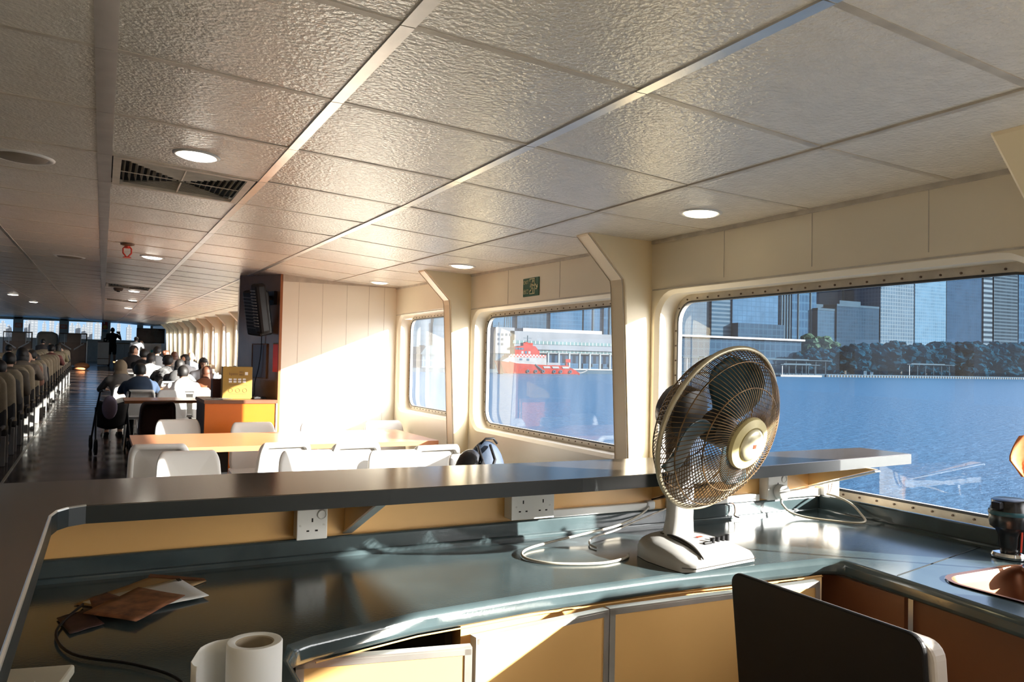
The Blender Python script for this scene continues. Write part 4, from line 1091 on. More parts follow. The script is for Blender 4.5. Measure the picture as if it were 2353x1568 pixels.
for x in (.187,): mb.box(o+Vector((x+.012, -.0008, .225)), (.026, .0012, .026))
for r_, z in ((0, .163),):
    for k in range(4): mb.box(o+Vector((.065+.039*k, -.0008, z)), (.026, .0012, .036))
mb.build('picture_row', mt['sticker'], t)
mb = MB(); strokes(mb, o, u, v, n, [[(.052, .125), (.21, .125)], [(.06, .045), (.20, .045)]], .003)
for k in range(3):
    c = (.068+.06*k, .075); L = [[(c[0]+.018*math.cos(2*PI*i/12), c[1]+.018*math.sin(2*PI*i/12)) for i in range(13)], [(c[0]-.01, c[1]), (c[0]+.01, c[1])]]
    strokes(mb, o, u, v, n, L, .0025)
strokes(mb, o, u, v, n, [[(.052+.039*k, .163), (.078+.039*k, .163)] for k in range(4)], .006, lift=.002)
mb.build('printed_marks', mt['ink'], t)
t = thing('dark_carton', (.985, 7.62, zt_+.001), 'dark red carton half hidden behind the yellow carton', 'carton')
mb = MB(); mb.bb(-.10, .10, -.07, .07, 0, .17, .003); mb.build('box', M('maroon_card', (.06, .02, .018), .6), t)
mb = MB(); mb.bb(-.101, .101, -.02, .02, .168, .172); mb.build('tape', mt['kraft'], t)
for k, (x, y, a) in enumerate(((.87, 7.33, .2), (.90, 7.42, -.3), (.94, 7.30, .5))):
    t = thing('brochure', (x, y, zt_+.002+.003*k), ['white brochure at the left corner of the orange cabinet', 'white folded brochure behind the corner one on the orange cabinet', 'white brochure lying in front of the yellow carton'][k], 'brochure', rz=a, group='brochures on the orange cabinet')
    mb = MB(); mb.bb(-.05, .05, -.07, .07, 0, .002); mb.build('sheet', mt['paper'], t)
    mb = MB(); mb.bb(-.035, .03, -.04, -.02, .002, .0025); mb.bb(-.035, .01, 0, .03, .002, .0025); mb.build('print', mt['ink'], t)
# speaker on the dark column face
A, B = Vector((1.415, PY, 0)), Vector((1.15, 7.95, 0)); fd = (B-A).normalized(); fn = Vector((-fd.y, fd.x, 0)) * (1 if (-fd.y) < 0 else -1)
def on_face(px, py):     # point of the column side seen at a pixel
    d = ray(px, py); t_ = (A-O).dot(fn)/d.dot(fn); return O + d*t_
pc = on_face(630, 716); ang = math.atan2(fn.y, fn.x) - PI/2
t = thing('loudspeaker', (pc.x+fn.x*.05, pc.y+fn.y*.05, pc.z-.24), 'black wall loudspeaker tilted high on the dark column', 'loudspeaker', rz=ang+PI)
# local: x along the face, -y out of the face
rt = Matrix.Rotation(R(12), 3, 'X') @ Matrix.Rotation(R(5), 3, 'Y')
mb = MB(); mb.box((-.02, -.10, .22), (.22, .14, .40), rt, .02); mb.build('cabinet', mt['black'], t)
mb = MB(); mb.box((.11, -.15, .25), (.11, .10, .44), rt, .025); mb.build('column_speaker', mt['black'], t)
mb = MB()
for k in range(13): mb.box(Vector((.10, -.20, .25)) + rt @ Vector((0, 0, -.16+.026*k)), (.075, .012, .008), rt)
mb.build('front_louvre', M('grille_grey', (.20, .19, .17), .4, .5), t)
mb = MB()
for k in range(10): mb.box(Vector((-.04, -.172, .22)) + rt @ Vector((0, 0, -.14+.03*k)), (.15, .006, .008), rt)
mb.build('side_louvre', M('grille_dark', (.05, .05, .05), .4), t)
mb = MB(); mb.cyl((0, 0, .36), (0, -.12, .36), .02, 12); mb.box((0, .030, .36), (.10, .030, .12)); mb.cyl((0, .03, .36), (0, -.03, .36), .02, 12); mb.build('wall_bracket', mt['blackmetal'], t)
p0, p1 = on_face(606, 770), on_face(597, 905)
t = thing('speaker_cable', p1[:], 'black cable hanging from the loudspeaker to the cabinet top', 'cable')
mb = MB(); mb.tube(cord([p0+fn*.02, on_face(604, 810)+fn*.02, on_face(600, 850)+fn*.03, on_face(592, 880)+fn*.03, on_face(598, 905)+fn*.06, on_face(606, 914)+fn*.12], 0, '', '', None), .004, 6); mb.build('strand', mt['black'], t, smooth=180, world=True)
p0 = on_face(637, 822)
t = thing('red_reflection', (p0.x+fn.x*.004, p0.y+fn.y*.004, p0.z), 'narrow red reflection on the dark column, built as a plate', 'reflection', rz=ang+PI)  # red reflection on the polished column, built as a coloured plate
mb = MB(); mb.bb(-.06, .06, -.004, .002, -.13, .13); mb.build('plate', mt['red'], t)
mb = MB(); mb.bb(-.06, .06, -.0045, -.004, .118, .13); mb.build('top_strip', mt['ink'], t)
t = thing('notice_board', on_face(600, 830)[:], 'dark brown notice board on the column below the loudspeaker', 'notice board', rz=ang+PI)
mb = MB(); mb.bb(-.14, .10, -.008, -.001, -.15, .15); mb.build('board', M('brown_board', (.06, .035, .025), .3), t)
mb = MB(); 
for (a, b, c, d) in ((-.15, .11, .15, .16), (-.15, .11, -.16, -.15), (-.15, -.14, -.16, .16), (.10, .11, -.16, .16)): mb.bb(a, b, -.012, -.001, c, d)
mb.build('frame', mt['rust'], t)
p = on_face(610, 914)
t = thing('card_reader', (1.255, 7.40, zt_+.001), 'small black device at the end of the hanging cable', 'device', rz=.3)
mb = MB(); mb.bb(-.06, .06, -.04, .04, 0, .018, .006); mb.build('body', mt['black'], t)
mb = MB(); mb.bb(-.03, .03, -.02, .02, .018, .0195); mb.build('pad', mt['rubber'], t)
# ================================================================== PEOPLE
def remesh(mb, name, mat_, vox, it=4):
    o = mb.build(name, mat_, None, smooth=180)
    m_ = o.modifiers.new('r', 'REMESH'); m_.mode = 'VOXEL'; m_.voxel_size = vox; m_.use_smooth_shade = True
    s_ = o.modifiers.new('s', 'SMOOTH'); s_.iterations = it; s_.factor = .5
    apply_mods(o); me = o.data; bpy.data.objects.remove(o)
    for p in me.polygons: p.use_smooth = True
    return me
def hand(mb, wrist, dirv, palm_n, side):
    wrist, d, n_ = Vector(wrist), Vector(dirv).normalized(), Vector(palm_n).normalized(); s = d.cross(n_).normalized()*side
    c = wrist + d*.05
    mb.cap(wrist, wrist + d*.085 + s*.01, .024, .026, 8); mb.cap(wrist + s*.015, wrist + d*.085 + s*.030, .02, .016, 8); mb.cap(wrist - s*.012, wrist + d*.085 - s*.026, .02, .016, 8)
    for k, L in enumerate((.066, .078, .072, .056)):
        b = wrist + d*.088 + s*(.032 - .0215*k); m_ = b + d*L*.5 + n_*(-.006); e = b + d*L*.92 - n_*.026
        mb.cap(b, m_, .0088, .0082, 6); mb.cap(m_, e, .0082, .0072, 6)
    t0 = wrist + d*.025 + s*.028; t1 = t0 + d*.035 + s*.030 - n_*.008; t2 = t1 + d*.032 + s*.004 - n_*.010
    mb.cap(t0, t1, .0125, .010, 6); mb.cap(t1, t2, .010, .008, 6)
def skeleton(pose):
    """joint table; figure faces +Y, feet on z=0"""
    J = {}
    if pose == 'stand':
        J['hip'] = Vector((0, 0, .90)); lean = 0.0
        J['neck'] = Vector((0, -.01, 1.42)); J['head'] = Vector((0, .02, 1.56))
        for s in (-1, 1):
            J['leg%d' % s] = [Vector((s*.095, 0, .90)), Vector((s*.10, .02, .48)), Vector((s*.11, -.02, .08)), Vector((s*.12, .13, .035))]
        J['arm-1'] = [Vector((-.19, -.01, 1.37)), Vector((-.23, .10, 1.12)), Vector((-.08, .26, 1.24)), Vector((.06, .30, 1.36))]
        J['arm1'] = [Vector((.19, -.01, 1.37)), Vector((.34, .10, 1.18)), Vector((.30, .26, 1.42)), Vector((.22, .30, 1.48))]
    else:
        ln = {'sit': .10, 'lean': .24, 'lap': .04}[pose]; dz = {'sit': .045, 'lean': -.01, 'lap': .045}[pose]
        J['hip'] = Vector((0, -.06, .572)); J['neck'] = Vector((0, -.06+ln, 1.02+dz)); J['head'] = Vector((0, -.03+ln*1.25, 1.165+dz))
        for s in (-1, 1):
            J['leg%d' % s] = [Vector((s*.10, -.04, .565)), Vector((s*.12, .38, .535)), Vector((s*.11, .40, .09)), Vector((s*.12, .54, .035))]
            sx = Vector((s*.19, -.06+ln*.92, .965+dz))
            if pose == 'lap': J['arm%d' % s] = [sx, Vector((s*.24, .05, .745)), Vector((s*.12, .24, .665)), Vector((s*.05, .32, .65))]
            else: J['arm%d' % s] = [sx, Vector((s*.27, .20+ln*.5, .835)), Vector((s*.15, .42+ln*.3, .825)), Vector((s*.10, .5+ln*.3, .822))]
    return J
def make_body(pose, yaw=0.0, broad=1.0):
    J = skeleton(pose); hip, neck, head = J['hip'], J['neck'], J['head']; spine = neck-hip
    rz_ = Matrix.Rotation(yaw, 3, 'Z')
    def torso(mb, e=0.0):
        mb.ell(hip + Vector((0, 0, .02)), (.165*broad+e, .125+e, .14+e), 16)
        mb.ell(hip + spine*.38, (.150*broad+e, .112+e, .19+e), 16)
        mb.ell(hip + spine*.72, (.178*broad+e, .120+e, .19+e), 16)
        for s in (-1, 1): mb.cap(hip + spine*.93, J['arm%d' % s][0]*1.0 + Vector((0, 0, -.01)), .058+e, .056+e, 10)
        mb.ell(hip + spine*.9, (.13*broad+e, .085+e, .09+e), 14)
    def head_(mb):
        mb.cap(neck - Vector((0, 0, .05)), head + Vector((0, -.01, -.05)), .058, .052, 12)
        mb.ell(head + Vector((0, -.012, .025)), (.075, .094, .095), 18)
        c = head + rz_ @ Vector((0, .030, -.045)); mb.ell(c, (.055, .058, .070), 14)
        mb.cap(head + rz_ @ Vector((0, .085, .012)), head + rz_ @ Vector((0, .104, -.028)), .009, .014, 6)      # nose
        mb.cap(head + rz_ @ Vector((-.022, .083, -.062)), head + rz_ @ Vector((.022, .083, -.062)), .008, .008, 6)  # mouth
        mb.cap(head + rz_ @ Vector((-.035, .078, .025)), head + rz_ @ Vector((.035, .078, .025)), .010, .010, 6)     # brow
        for s in (-1, 1): mb.ell(head + rz_ @ Vector((s*.078, -.005, -.015)), (.014, .026, .034), 8)
    mb = MB(); torso(mb); head_(mb)
    for s in (-1, 1):
        L = J['leg%d' % s]; mb.cap(L[0], L[1], .082, .060, 12); mb.cap(L[1], L[2], .058, .042, 12); mb.cap(L[2]-Vector((0, .03, .03)), L[3], .036, .03, 10)
        a = J['arm%d' % s]; mb.cap(a[0], a[1], .050, .042, 10); mb.cap(a[1], a[2], .041, .028, 10)
        hand(mb, a[2], a[3]-a[2], (0, 0, 1) if pose != 'stand' else (0, 1, 0), -s)
    body = remesh(mb, 'body', mt['skin'], .011, 3)
    mb = MB(); torso(mb, .016)
    for s in (-1, 1):
        a = J['arm%d' % s]; mb.cap(a[0], a[0].lerp(a[1], .72), .066, .060, 12)
    short = remesh(mb, 'shirt', None, .018, 4)
    mb = MB(); torso(mb, .020)
    for s in (-1, 1):
        a = J['arm%d' % s]; mb.cap(a[0], a[1], .068, .056, 12); mb.cap(a[1], a[1].lerp(a[2], .86), .056, .042, 12)
    long_ = remesh(mb, 'jacket', None, .018, 4)
    mb = MB(); mb.ell(hip + Vector((0, 0, .0)), (.175*broad, .135, .12), 16)
    for s in (-1, 1):
        L = J['leg%d' % s]
        if pose == 'stand': mb.cap(L[0], L[0].lerp(L[1], .85), .096, .085, 12)
        else: mb.cap(L[0], L[1], .092, .072, 12); mb.cap(L[1], L[1].lerp(L[2], .85), .07, .056, 12)
    tr = remesh(mb, 'trousers', None, .018, 4)
    shoes = []
    for s in (-1, 1):
        L = J['leg%d' % s]; mb = MB(); mb.cap(L[2]+Vector((0, -.03, -.035)), L[3]+Vector((0, .01, 0)), .042, .036, 12); mb.bb(L[3].x-.04, L[3].x+.04, L[2].y-.06, L[3].y+.04, 0, .02, .005)
        shoes.append(remesh(mb, 'shoe', None, .012, 3))
    return dict(body=body, short=short, long=long_, trousers=tr, shoes=shoes, head=head, yaw=yaw, top=head.z+.125)
def hair_mesh(style):
    """head-local, face towards +Y"""
    mb = MB()
    mb.ell((0, -.014, .030), (.084, .104, .103), 22)
    if style == 'long':
        mb.ell((0, -.055, -.08), (.085, .058, .16), 16); mb.ell((0, -.075, -.19), (.095, .045, .13), 16)
        for s in (-1, 1): mb.ell((s*.062, -.01, -.07), (.028, .05, .12), 12)
    if style == 'bob':
        mb.ell((0, -.04, -.05), (.090, .075, .10), 16)
        for s in (-1, 1): mb.ell((s*.068, .015, -.03), (.026, .05, .085), 12)
        mb.ell((0, .055, .06), (.07, .045, .04), 14)
    if style == 'bun': mb.ell((0, -.10, .07), (.045, .045, .045), 14)
    o = mb.build('hair', None, None)
    bm = bmesh.new(); bm.from_mesh(o.data)
    lowz = {'short': -.055, 'long': -.4, 'bob': -.2, 'bun': -.06}[style]
    kill = []
    for v in bm.verts:
        x, y, z = v.co
        face = (y > .035 and z < .055 + .25*(.095-y)*0) or (y > -.02 and z < .0 and abs(x) < .075 and style == 'short')
        if style == 'short' and (z < lowz or (y > .0 and z < .01)): kill.append(v)
        elif style in ('long', 'bob', 'bun') and face and (style != 'bob' or z < .03) and abs(x) < .066: kill.append(v)
        elif style == 'bun' and z < lowz: kill.append(v)
    bmesh.ops.delete(bm, geom=kill, context='VERTS')
    for v in bm.verts:
        k = noise.noise(v.co*28)*.005; v.co += v.co.normalized()*k
    bm.to_mesh(o.data); bm.free()
    m_ = o.modifiers.new('s', 'SOLIDIFY'); m_.thickness = .008; m_.offset = 1
    m_ = o.modifiers.new('b', 'SUBSURF'); m_.levels = 1; apply_mods(o)
    for p in o.data.polygons: p.use_smooth = True
    me = o.data; bpy.data.objects.remove(o); return me
HAIR = {k: hair_mesh(k) for k in ('short', 'long', 'bob', 'bun')}
def hood_mesh():
    mb = MB(); mb.ell((0, -.02, .02), (.108, .125, .130), 20); mb.ell((0, -.045, -.12), (.125, .10, .10), 18)
    me = remesh(mb, 'hood', None, .014, 6)
    bm = bmesh.new(); bm.from_mesh(me)
    bmesh.ops.delete(bm, geom=[v for v in bm.verts if v.co.y > .055 and -.10 < v.co.z < .085 and abs(v.co.x) < .075], context='VERTS'); bm.to_mesh(me); bm.free(); return me
def cap_mesh():
    mb = MB(); prof = [(.092, .02), (.094, .05), (.082, .10), (.05, .135), (.001, .146)]
    mb.lathe(prof, 24, Matrix.Scale(1.12, 4, (0, 1, 0)), cap=False)
    mb.prism([(-.075, .075, .028), (-.06, .13, .022), (0, .172, .018), (.06, .13, .022), (.075, .075, .028)], (0,0,0), (0,0,.008))
    o = mb.build('cap', None, None, smooth=180, solid=.005); apply_mods(o); me = o.data; bpy.data.objects.remove(o); return me
HOOD, CAP = hood_mesh(), cap_mesh()
BOD = {'lean': make_body('lean'), 'leanb': make_body('lean', .0, 1.22), 'sit': make_body('sit'), 'sitl': make_body('sit', R(55)), 'sitr': make_body('sit', R(-55)), 'lap': make_body('lap'), 'stand': make_body('stand')}
cm = {}
def cloth(c, rough=.85, **k):
    key = (c, rough)
    if key not in cm: cm[key] = M('cloth', c, rough, var=.10, vs=10, **k)
    return cm[key]
HB, HBR = mt['hairblack'], mt['hairbrown']
def person(x, y, z, kind, hair, hairmat, top, pants, label, rz=0.0, sc_=1.0, sleeves='short', extra=None, skin=None, group=None, topm=None):
    B = BOD[kind]
    t = thing('person', (x, y, z), label, 'person', rz=rz, group=group); t.scale = (sc_,)*3
    def add(name, me, m_):
        o = bpy.data.objects.new(name, me); C.objects.link(o); o.parent = t
        if not me.materials: me.materials.append(mt['skin'])
        o.material_slots[0].link = 'OBJECT'; o.material_slots[0].material = m_; return o
    add('body', B['body'], skin or mt['skin'])
    add('jacket' if sleeves == 'long' else 'shirt', B['long'] if sleeves == 'long' else B['short'], topm or cloth(top)); add('trousers', B['trousers'], cloth(pants))
    for s in B['shoes']: add('shoe', s, mt['black'])
    hm = None
    if hair in HAIR: hm = add('hair', HAIR[hair], hairmat)
    elif hair == 'hood': hm = add('hood', HOOD, hairmat)
    elif hair == 'cap': hm = add('cap', CAP, hairmat); h2 = add('hair', HAIR['short'], HB); h2.location = B['head']; h2.rotation_euler = (0, 0, B['yaw'])
    if hm: hm.location = B['head']; hm.rotation_euler = (0, 0, B['yaw'])
    return t
def seat_for(t, label, back=.03):
    rz = t.rotation_euler.z; d = Vector((-math.sin(rz), math.cos(rz), 0))
    c = dup(proto); c.location = t.location - d*back; c.location.z = sh(c.location.y); c.rotation_euler = (0, 0, rz)
    c['label'] = label; c['group'] = 'white shell chairs around the tables'
def eyes(t, kind):
    B = BOD[kind]
    for s in (-1, 1):
        mb = MB(); mb.ell((0, 0, 0), (.013, .006, .008), 10); o = mb.build('eye', mt['black'], t); o.location = B['head'] + Matrix.Rotation(B['yaw'], 3, 'Z') @ Vector((s*.030, .084, .004))
def place(px, py, Y, kind, *a, **k):
    """head top seen at pixel (px,py), standing on the deck at distance Y"""
    p = onY(px, py, Y); B = BOD[kind]
    s = (p.z - sh(Y))/B['top']; lim = k.pop('lim', (.86, 1.10)); s = max(lim[0], min(lim[1], s))
    off = B['head'].y*s; ch_ = k.pop('seat', None)
    if abs(k.get('rz', 0)) > 2: off = -off
    t = person(p.x, Y-off, sh(Y-off), kind, *a, sc_=s, **k)
    if ch_: seat_for(t, ch_)
    return t
navy = (.025, .045, .085)
place(322, 835, 12.15, 'leanb', 'short', HB, navy, (.02, .02, .025), 'man in a navy shirt seen from behind, one shoulder sunlit', seat='white chair under the man in the navy shirt')
place(421, 841, 12.35, 'lean', 'short', HB, (.74, .73, .70), (.05, .05, .06), 'man in a white T-shirt bent forward in the sun', seat='white chair under the man in the white T-shirt')
place(463, 850, 12.7, 'lean', 'long', HBR, (.20, .07, .03), (.03, .03, .04), 'person with long auburn hair right of the white T-shirt', rz=-.35, seat='white chair under the person with auburn hair')
place(280, 832, 13.25, 'sit', 'hood', M('hood_cloth', (.22, .17, .11), .9, bump=.3), (.13, .12, .11), (.04, .04, .045), 'person in a grey-beige hood at the aisle end', sleeves='long', rz=.25, seat='white chair under the hooded person')
pat = M('patterned_shirt', (.10, .10, .10), .8, var=.95, vs=14)
place(386, 817, 15.15, 'leanb', 'cap', mt['black'], (.06, .06, .06), (.03, .03, .03), 'person in a black cap and patterned shirt', topm=pat, seat='white chair under the person in the black cap and patterned shirt')
place(343, 812, 17.0, 'sit', 'long', HB, (.66, .66, .62), (.05, .05, .06), 'person with long black hair in a white top', rz=-.5, seat='white chair under the person in the white top with long black hair')
place(326, 803, 17.75, 'sit', 'short', HB, (.012, .012, .014), (.02, .02, .02), 'person in a black T-shirt turned to the right behind the navy shirt', rz=-.6, seat='white chair under the person in the black T-shirt')
place(301, 808, 21.1, 'lap', 'short', HB, (.02, .018, .018), (.02, .02, .02), 'dark-haired person in black left of the long table row', rz=-.2, seat='white chair under the dark-haired person in black by the aisle')
place(309, 795, 19.95, 'sitr', 'short', HB, (.016, .014, .015), (.02, .02, .02), 'dark figure in profile under the screen', rz=0, seat='white chair under the dark figure in profile')
place(361, 797, 20.55, 'sit', 'short', HB, (.018, .018, .020), (.02, .02, .02), 'person in a black printed shirt before the teal poster', seat='white chair under the person in the black printed shirt')
place(383, 806, 23.3, 'sitr', 'bun', HBR, (.40, .16, .10), (.04, .04, .05), 'person with tied-up brown hair near the window row', seat='white chair under the person with tied-up brown hair')
place(401, 809, 20.75, 'sit', 'bob', HBR, (.30, .26, .22), (.04, .04, .05), 'person with a brown bob left of the bald man', seat='white chair under the person with the brown bob')
place(403, 826, 14.55, 'lean', 'bob', HB, (.10, .10, .10), (.04, .04, .05), 'person with dark wavy hair in grey right of the black cap', rz=-.3, seat='white chair under the person with wavy hair in grey')
place(424, 815, 16.95, 'sitl', 'long', HB, (.35, .35, .35), (.04, .04, .05), 'dark-haired person half hidden by the bald man', seat='white chair under the person half hidden by the bald man')
t = place(439, 809, 17.8, 'sit', None, None, (.16, .20, .28), (.04, .04, .05), 'bald man in a grey-blue shirt with a dark shoulder strap', seat='white chair under the bald man')
mb = MB(); mb.tube([(.17, -.02, 1.02), (.06, -.085, .93), (-.06, -.12, .80), (-.15, -.13, .66)], .012, 6); mb.build('shoulder_strap', mt['black'], t, smooth=180)
t = place(468, 823, 15.0, 'sit', 'bob', HB, (.35, .35, .36), (.04, .04, .05), 'child with a dark fringe facing the camera by the windows', rz=PI, lim=(.74, 1.0), seat='white chair under the child with the dark fringe'); eyes(t, 'sit')
place(541, 842, 12.2, 'lean', 'short', HB, (.03, .03, .03), (.03, .03, .03), 'person hidden behind the yellow carton, only hair showing', seat='white chair under the person behind the yellow carton')
place(313, 775, 36.5, 'stand', 'cap', mt['white'], (.55, .55, .55), (.1, .1, .1), 'small person in a white cap beside the standing screen', lim=(.80, 1.1), sleeves='long')
t = place(259, 752, 44.0, 'stand', 'short', HB, (.008, .008, .009), (.012, .012, .013), 'standing person in black T-shirt and shorts photographing with a phone', lim=(.9, 1.1), skin=M('skin_shade', (.42, .24, .16), .55))
ph = t
p = onY(270, 759, 44.0)
mb = MB(); mb.box((0, 0, 0), (.17, .012, .085), None, .004); 
o = thing('phone', (ph.location.x + .235*ph.scale.x*1.0, ph.location.y + .335, ph.location.z + 1.50*ph.scale.x), 'dark phone held up by the standing person', 'phone')
mb.build('body', mt['black'], o)
mb = MB(); mb.bb(-.08, .08, -.0075, -.006, -.038, .038); mb.build('screen', mt['blackmetal'], o)

# ================================================================== ROWS OF SEATS ON THE LEFT
def make_seat():
    t = thing('passenger_seat', (0, 0, 0), 'x', 'seat')
    def f(u, v):
        # closed cushion section, u around, v up
        z = .42 + .60*v; w = .225*(1-.10*v); 
        if v > .82: w *= math.sqrt(max(.02, 1-((v-.82)/.185)**2*.55))
        a = 2*PI*u; ca, sa = math.cos(a), math.sin(a)
        x = w*math.copysign(abs(ca)**.45, ca); y = .06*math.copysign(abs(sa)**.6, sa)
        return Vector((x, -.20 - .14*v + y, z))
    mb = MB(); mb.surf(f, 28, 14, True)
    mb.bm.faces.ensure_lookup_table()
    bot = [v for v in mb.bm.verts if abs(v.co.z-.42) < 1e-4]; topv = [v for v in mb.bm.verts if abs(v.co.z-1.02) < 1e-4]
    key = lambda v: math.atan2((v.co.y+.34)/.06, v.co.x/.2)
    mb.bm.faces.new(sorted(topv, key=key)); mb.build('backrest', mt['seatfab'], t, smooth=60)
    mb = MB(); mb.bb(-.215, .215, -.14, .26, .33, .425, .035, 3); mb.build('seat', mt['seatdark'], t, smooth=50)
    mb = MB(); mb.bb(-.21, .21, -.30, -.24, .44, .66, .02); mb.build('rear_pocket', mt['seatdark'], t)
    mb = MB(); mb.bb(.225, .262, -.25, .14, .50, .535, .012); mb.tube([(.243, -.22, .52), (.243, -.22, .36)], .014, 8); mb.build('armrest', mt['seatdark'], t)
    for sy in (-.16, .16):
        mb = MB(); mb.bb(.15, .20, sy-.03, sy+.03, 0, .335, .006); mb.build('leg', mt['seatleg'], t)
    return t
seat0 = make_seat(); nseat = 0
words = ['first', 'second', 'third', 'fourth', 'fifth', 'sixth', 'seventh', 'eighth', 'ninth', 'tenth', 'eleventh', 'twelfth', 'thirteenth', 'fourteenth', 'fifteenth', 'sixteenth', 'seventeenth', 'eighteenth', 'nineteenth', 'twentieth', 'twenty-first']
ROWY = [9.75 + 1.02*k for k in range(21)]
for r_, y in enumerate(ROWY):
    n = max(1, int(math.ceil((.105*y - .62)/.50)))
    for k in range(min(n, 3 if y > 24 else 4)):
        t = seat0 if nseat == 0 else dup(seat0); nseat += 1
        t.location = (-1.14 - .50*k, y, sh(y))
        t['label'] = 'beige high-backed seat, %s row ahead, %s' % (words[r_], ('at the aisle', 'second from the aisle', 'third from the aisle', 'fourth from the aisle')[k]); t['group'] = 'beige passenger seats left of the aisle'
dk = (.03, .03, .032)
for (px, py, Y, kind, hair, hm, top, lab) in [
    (38, 829, ROWY[2], 'lap', 'short', HB, (.05, .045, .04), 'passenger with black hair in the nearest occupied seat row'),
    (43, 811, ROWY[3]+.1, 'lap', 'short', HB, (.10, .08, .06), 'passenger with dark hair just ahead of the nearest one'),
    (14, 799, ROWY[5], 'sit', 'bob', HB, (.16, .13, .10), 'passenger with bushy dark hair at the far left'),
    (39, 793, ROWY[14], 'sit', 'short', HB, (.06, .05, .04), 'passenger whose head stands out before the left glass screen'),
    (70, 808, ROWY[6], 'lap', None, None, (.25, .12, .08), 'bald passenger with a reddish head'),
    (99, 783, ROWY[20], 'stand', 'short', HB, (.06, .05, .05), 'passenger standing before the rounded beige casing'),
    (92, 805, ROWY[7], 'lap', 'short', HB, (.20, .18, .16), 'passenger in pale top with black hair, middle of the seats'),
    (118, 793, ROWY[13], 'sit', 'cap', mt['black'], (.18, .06, .05), 'passenger in a black cap left of the aisle'),
    (140, 791, ROWY[16], 'sit', 'bob', HB, (.20, .17, .09), 'passenger with thick black hair by the aisle'),
    (154, 798, ROWY[18], 'sitr', 'short', HB, (.05, .05, .05), 'passenger leaning towards the aisle, dark head'),
    (122, 815, ROWY[8], 'lap', 'bob', HB, (.03, .03, .03), 'passenger with wide black hair below the black cap')]:
    p = onY(px, py, Y); cols = [-1.14-.5*k for k in range(4)]
    k_ = min(range(4), key=lambda q: abs(cols[q]-p.x))
    k2 = dict(lim=(.8, 1.12)) 
    t = place(px, py, Y + .05, kind, hair, hm, top, dk, lab, sleeves='long', group='passengers in the beige seats', **k2)
    if kind != 'stand': t.location.x = cols[k_]; t.location.y = Y + .05; t.location.z = sh(Y)

# ================================================================== FAR END OF THE CABIN
def glass_screen(x0, x1, Y, label):
    z0, z1 = sh(Y), onY(170, 766, Y).z
    t = thing('stair_screen', ((x0+x1)/2, Y, z0), label, 'screen', group='brown stair screens at the far left')
    h = z1-z0; w = (x1-x0)/2
    mb = MB(); mb.bb(-w, w, -.02, .02, .05, h*.72); mb.build('panel', M('brown_panel', (.22, .14, .095), .45), t)
    mb = MB(); mb.bb(-w+.3, w-.2, -.021, .021, h*.72, h-.05); mb.build('upper_panel', M('brown_glass', (.25, .18, .13), .4), t)
    for (a, b, c, d) in ((-w-.03, -w, 0, h), (w, w+.05, 0, h), (-w, w, h-.05, h)):
        mb = MB(); mb.bb(a, b, -.03, .03, c, d); mb.build('frame_bar', mt['rust'], t)
    for s in (-1, 1):
        mb = MB(); mb.tube([(s*w*.62, -.06, h-.05), (s*w*.62, -.06, h*.66)], .013, 6); mb.tube([(s*w*.88, -.06, h*.70), (s*w*.10, -.06, h*.52)], .016, 6); mb.tube([(s*w*.88, -.06, h*.675), (s*w*.10, -.06, h*.495)], .008, 6); mb.build('handrail', mt['white'], t, smooth=60)
xa = lambda px, Y: onY(px, 800, Y).x
glass_screen(xa(8, 42.5), xa(71, 42.5), 42.5, 'left stair screen with white V-shaped handrails')
glass_screen(xa(136, 42), xa(197, 42), 42.0, 'right stair screen with white V-shaped handrails and brown frame')
t = thing('white_post', (xa(200, 41.4), 41.4, sh(41.4)), 'thin white upright post at the edge of the right stair screen', 'post')
mb = MB(); mb.cyl((0, 0, 0), (0, 0, 1.2), .028, 10); mb.build('tube', mt['white'], t, smooth=60)
mb = MB(); mb.cyl((0, 0, 0), (0, 0, .02), .05, 12); mb.build('foot', mt['white'], t)
# rounded casing
x_ = xa(108, 43.4); t = thing('stair_hood', (x_, 43.4, sh(43.4)), 'rounded beige casing between the two stair screens', 'stair hood')
hw = (xa(134, 43.4)-xa(82, 43.4))/2; ztop = onY(108, 762, 43.4).z - sh(43.4)
mb = MB()
ol = [(-hw, 0), (hw, 0), (hw*.97, ztop*.80), (hw*.80, ztop*.95), (hw*.4, ztop), (-hw*.6, ztop), (-hw*.88, ztop*.96), (-hw*.97, ztop*.85)]
mb.prism([(x, 0, z) for x, z in ol], (0, 0, 0), (0, 1.2, 0)); mb.build('shell', M('beige_shell', (.48, .42, .32), .6), t, bevel=.10, bseg=4, smooth=60)
mb = MB(); mb.bb(-hw-.02, hw+.02, -.02, 1.22, 0, .12); mb.build('plinth', mt['rust'], t)
# orange bag on the aisle floor
t = thing('travel_bag', (-.76, 39.0, sh(39.0)), 'orange-brown travel bag on the floor at the end of the seats', 'bag')
mb = MB(); mb.ell((0, 0, .15), (.30, .2, .15), 18); mb.build('body', M('orange_bag', (.42, .15, .05), .7, bump=.3, bs=12), t, smooth=180)
mb = MB(); mb.tube([(-.12, 0, .27), (-.08, 0, .36), (.08, 0, .36), (.12, 0, .27)], .014, 8); mb.build('handle', mt['rust'], t, smooth=180)
t = thing('orange_mat', (-.80, 38.2, sh(38.2)), 'bright orange bundle on the floor in front of the travel bag', 'bundle')
mb = MB(); mb.ell((0, 0, .06), (.24, .28, .06), 18); mb.build('cloth', M('orange_cloth2', (.75, .26, .09), .8, bump=.4, bs=9), t, smooth=180)
mb = MB(); mb.tube([(-.1, -.2, .07), (-.1, 0, .125), (-.1, .2, .07)], .012, 8); mb.build('tie', mt['rust'], t)
